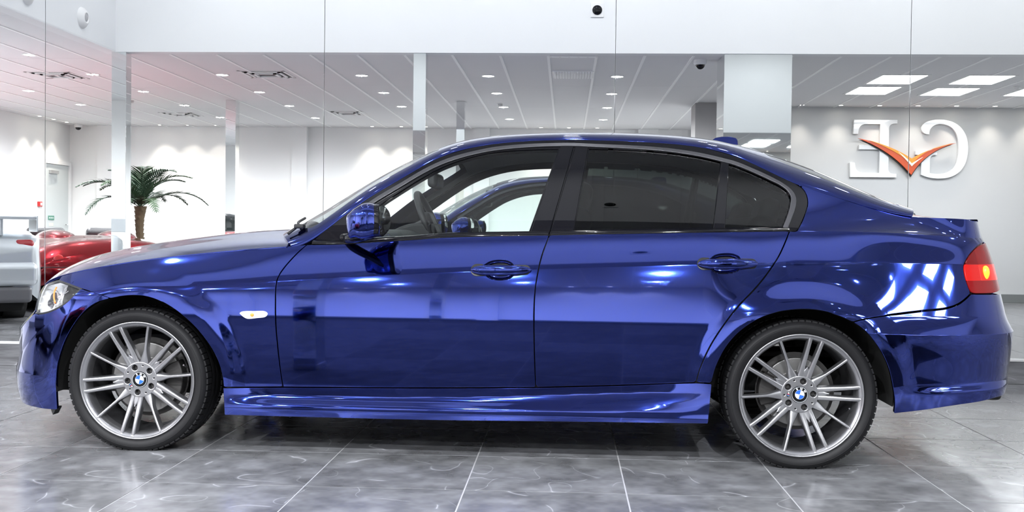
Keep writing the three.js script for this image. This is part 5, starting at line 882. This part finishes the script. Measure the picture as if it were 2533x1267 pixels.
// =====================================================================
// OTHER CARS IN THE ROOM (seen in the mirror)
// =====================================================================
// body from sections: each station [x, half width, sill y, shoulder y, deck y]; front at -x
function loftBody(st, n = 60, K = 22) {
  const f = [1, 2, 3, 4].map(k => spline(st.map(s => [s[0], s[k]]))), x0 = st[0][0], x1 = st[st.length - 1][0], pos = [], idx = [];
  for (let i = 0; i <= n; i++) { const x = lerp(x0, x1, i / n), w = Math.max(f[0](x), 0.02), yb = f[1](x), ys = f[2](x), yt = f[3](x);
    for (let k = 0; k <= K; k++) { const s = k / K * 2 - 1, a = Math.abs(s), sg = Math.sign(s); let z, y; // s = +-1 sill, 0 centre top
      if (a > 0.55) { const t = (a - 0.55) / 0.45; y = lerp(ys, yb, t); z = w * (1 - 0.02 * Math.cos(t * Math.PI) - 0.05 * t * t * t); } else { const t = a / 0.55; z = w * 0.98 * Math.sin(t * Math.PI / 2) ** 0.9; y = ys + (yt - ys) * Math.cos(t * Math.PI / 2) ** 0.75; }
      pos.push(x, y, sg * z); } }
  for (let i = 0; i < n; i++) for (let k = 0; k < K; k++) { const a = i * (K + 1) + k; idx.push(a, a + 1, a + K + 1, a + 1, a + K + 2, a + K + 1); }
  for (const i of [0, n]) { const b = pos.length / 3, o = i * (K + 1); let my = 0; for (let k = 0; k <= K; k++) my += pos[(o + k) * 3 + 1]; pos.push(pos[o * 3], my / (K + 1), 0); for (let k = 0; k < K; k++) idx.push(b, o + k, o + k + 1); }
  const g = new THREE.BufferGeometry(); g.setAttribute('position', new THREE.Float32BufferAttribute(pos, 3)); g.setIndex(idx); g.computeVertexNormals(); return g;
}
function simpleWheel(parent, x, y, z, r, mat) { const w = group('wheel', parent, [x, y, z]); if (z < 0) w.rotation.y = Math.PI;
  mesh('tyre', lathe([[r * 0.72, 0.0], [r * 0.9, 0.012], [r * 0.985, 0], [r, -0.04], [r, -0.18], [r * 0.97, -0.22], [r * 0.7, -0.22]], 48).rotateX(Math.PI / 2), M.tyre, w);
  const sp = [lathe([[r * 0.74, -0.02], [r * 0.73, 0.004], [r * 0.69, 0.0], [r * 0.66, -0.05]], 48).rotateX(Math.PI / 2), new THREE.CylinderGeometry(r * 0.17, r * 0.17, 0.03, 24).rotateX(Math.PI / 2).translate(0, 0, -0.02)]; for (let k = 0; k < 5; k++) sp.push(rbox(r * 0.1, r * 0.7, -0.025, 0.025, -0.04, -0.01, 0.008).rotateZ(k * 1.2566)); mesh('rim', sp, mat, w); mesh('brake_disc', new THREE.CylinderGeometry(r * 0.5, r * 0.5, 0.02, 32).rotateX(Math.PI / 2).translate(0, 0, -0.08), M.disc, w); }
function coupe(name, paint, pos, turn, o) {
  const g = group(name, null, pos, turn);
  mesh('body_shell', loftBody(o.body), paint, g);
  if (o.cabin) mesh('cabin', loftBody(o.cabin, 44, 22), phys(lin(0.01, 0.012, 0.012), 0.03, 0, { clearcoat: 1 }), g).userData.label = 'dark glazed cabin';
  if (o.roof) mesh('roof_skin', loftBody(o.roof, 30, 18), paint, g);
  mesh('underbody', rbox(o.body[0][0] + 0.25, o.body[o.body.length - 1][0] - 0.2, 0.1, 0.3, -0.78, 0.78, 0.04), M.under, g);
  for (const x of [o.wb[0], o.wb[1]]) for (const z of [o.zw, -o.zw]) { mesh('arch_liner', lathe([[0, 0.014], [o.r + 0.05, 0.014], [o.r + 0.05, -0.2]], 40).rotateX(z > 0 ? Math.PI / 2 : -Math.PI / 2).translate(x, o.r + 0.02, z), M.under, g); simpleWheel(g, x, o.r, z + Math.sign(z) * 0.018, o.r, M.alloy); }
  return g;
}
const gloss = c => phys(c, 0.3, 0.55, { clearcoat: 1, clearcoatRoughness: 0.02 });
{ // red roadster, roof down, tail to the mirror
  const p = phys(lin(0.25, 0.006, 0.011), 0.16, 0.9, { clearcoat: 1, clearcoatRoughness: 0.02 });
  const g = coupe('roadster', p, [-6.6, 0, 6.65], 0.877, { body: [[-2.25, 0.5, 0.2, 0.42, 0.5], [-2.1, 0.78, 0.15, 0.5, 0.56], [-1.8, 0.9, 0.14, 0.62, 0.66], [-1.35, 0.95, 0.15, 0.72, 0.74], [-0.6, 0.93, 0.16, 0.72, 0.78], [0.4, 0.94, 0.16, 0.66, 0.8], [1.2, 0.97, 0.17, 0.6, 0.86], [1.8, 0.94, 0.2, 0.52, 0.82], [2.08, 0.9, 0.24, 0.46, 0.74], [2.2, 0.82, 0.3, 0.42, 0.6]], wb: [-1.4, 1.25], zw: 0.86, r: 0.335 });
  mesh('cockpit', rbox(-0.55, 0.65, 0.72, 0.815, -0.6, 0.6, 0.04), M.leather, g);
  for (const z of [-0.36, 0.36]) { mesh('seat_back', new RoundedBoxGeometry(0.14, 0.3, 0.46, 4, 0.06).rotateZ(-0.3).translate(0.45, 0.8, z), M.leather, g); const h = new THREE.SphereGeometry(1, 24, 14); h.scale(0.5, 0.13, 0.24); mesh('deck_hump', h.translate(0.95, 0.79, z), p, g); }
  for (const z of [-0.58, 0.58]) { const e = new THREE.SphereGeometry(1, 28, 18); e.scale(0.08, 0.13, 0.2); mesh('oval_outlet', e.translate(2.13, 0.38, z), M.black, g).userData.label = 'black oval outlet'; const t = lathe([[0, 0.03], [0.05, 0.028], [0.062, 0.0]], 24); t.rotateZ(-Math.PI / 2); mesh('tail_lamp', t.translate(2.14, 0.58, z * 1.05), phys(lin(0.3, 0.01, 0.01), 0.1, 0, { clearcoat: 1 }), g); }
  mesh('rear_valance', rbox(1.9, 2.22, 0.16, 0.24, -0.82, 0.82, 0.03), p, g); mesh('bumper_seam', rbox(1.95, 2.215, 0.498, 0.504, -0.84, 0.84, 0.002, 1), M.black, g);
  tag(g, 'glossy red open roadster with black oval outlets, behind the silver coupe', 'car');
}
{ // silver coupe: tail to the mirror, raised rear wing, yellow plate
  const p = gloss(lin(0.66, 0.70, 0.73));
  const g = coupe('coupe', p, [-7.28, 0, 4.36], 0, { body: [[-2.2, 0.6, 0.2, 0.5, 0.56], [-1.9, 0.85, 0.16, 0.62, 0.68], [-1.3, 0.93, 0.16, 0.76, 0.8], [-0.5, 0.92, 0.16, 0.8, 0.88], [0.6, 0.93, 0.17, 0.86, 0.92], [1.4, 0.95, 0.18, 0.9, 0.94], [1.95, 0.92, 0.2, 0.84, 0.9], [2.1, 0.88, 0.24, 0.78, 0.84], [2.16, 0.8, 0.3, 0.7, 0.76]],
    cabin: [[-0.8, 0.66, 0.74, 0.8, 0.84], [-0.2, 0.74, 0.76, 1.05, 1.2], [0.4, 0.74, 0.8, 1.12, 1.3], [1.0, 0.7, 0.84, 1.08, 1.24], [1.7, 0.6, 0.86, 0.92, 0.96]], roof: [[-0.1, 0.54, 1.1, 1.16, 1.24], [0.3, 0.58, 1.14, 1.22, 1.315], [0.8, 0.55, 1.12, 1.2, 1.28], [1.2, 0.5, 1.06, 1.12, 1.18]], wb: [-1.35, 1.3], zw: 0.86, r: 0.335 });
  g.rotation.y = 0.877;
  mesh('rear_wing', [rbox(1.85, 2.16, 1.02, 1.055, -0.84, 0.84, 0.012), rbox(1.9, 2.1, 0.86, 1.03, -0.55, -0.52, 0.008), rbox(1.9, 2.1, 0.86, 1.03, 0.52, 0.55, 0.008)], p, g); mesh('wing_endplate', rbox(1.83, 2.17, 0.90, 1.06, 0.84, 0.855, 0.006), p, g); mesh('wing_endplate', rbox(1.83, 2.17, 0.90, 1.06, -0.855, -0.84, 0.006), p, g);
  for (const z of [0.74, -0.74]) mesh('tail_lamp', new RoundedBoxGeometry(0.12, 0.17, 0.2, 4, 0.05).translate(2.07, 0.74, z), phys(lin(0.42, 0.02, 0.03), 0.2, 0, { clearcoat: 1 }), g);
  mesh('number_plate', rbox(2.17, 2.18, 0.66, 0.77, -0.26, 0.26, 0.004), std(lin(0.85, 0.6, 0.02), 0.5), g).userData.label = 'yellow number plate';
  mesh('rear_valance', rbox(1.9, 2.2, 0.2, 0.36, -0.8, 0.8, 0.04), std(lin(0.12, 0.12, 0.13), 0.5), g); mesh('bumper_bar', rbox(1.95, 2.215, 0.36, 0.6, -0.86, 0.86, 0.07), p, g);
  tag(g, 'silver coupe with raised rear wing and red tail lamp, tail towards the mirror', 'car');
}
{ // black hatchback before the logo wall
  const p = gloss(lin(0.008, 0.008, 0.01));
  const g = coupe('hatchback', p, [3.3, 0, 7.5], 0, { body: [[-2.3, 0.6, 0.2, 0.55, 0.6], [-2.0, 0.86, 0.16, 0.68, 0.72], [-1.3, 0.93, 0.16, 0.8, 0.86], [-0.5, 0.92, 0.16, 0.86, 0.94], [0.6, 0.93, 0.17, 0.9, 0.95], [1.5, 0.94, 0.18, 0.92, 0.97], [2.1, 0.88, 0.2, 0.86, 0.94], [2.3, 0.76, 0.3, 0.78, 0.86]],
    cabin: [[-0.85, 0.68, 0.82, 0.88, 0.92], [-0.25, 0.76, 0.84, 1.05, 1.19], [0.35, 0.76, 0.86, 1.12, 1.275], [1.0, 0.72, 0.88, 1.1, 1.26], [1.5, 0.66, 0.9, 1.04, 1.16], [1.95, 0.58, 0.9, 0.95, 0.99]], roof: [[-0.15, 0.56, 1.1, 1.16, 1.235], [0.35, 0.6, 1.14, 1.22, 1.295], [1.0, 0.57, 1.13, 1.2, 1.28], [1.4, 0.53, 1.08, 1.13, 1.21]], wb: [-1.4, 1.35], zw: 0.86, r: 0.34 });
  g.scale.set(0.88, 1.08, 1);
  for (const z of [0.7, -0.7]) mesh('headlamp', new RoundedBoxGeometry(0.16, 0.1, 0.28, 4, 0.04).translate(-2.05, 0.62, z), M.lensClear, g);
  tag(g, 'glossy black hatchback parked in front of the logo wall', 'car');
}
renderer.render(scene, camera);
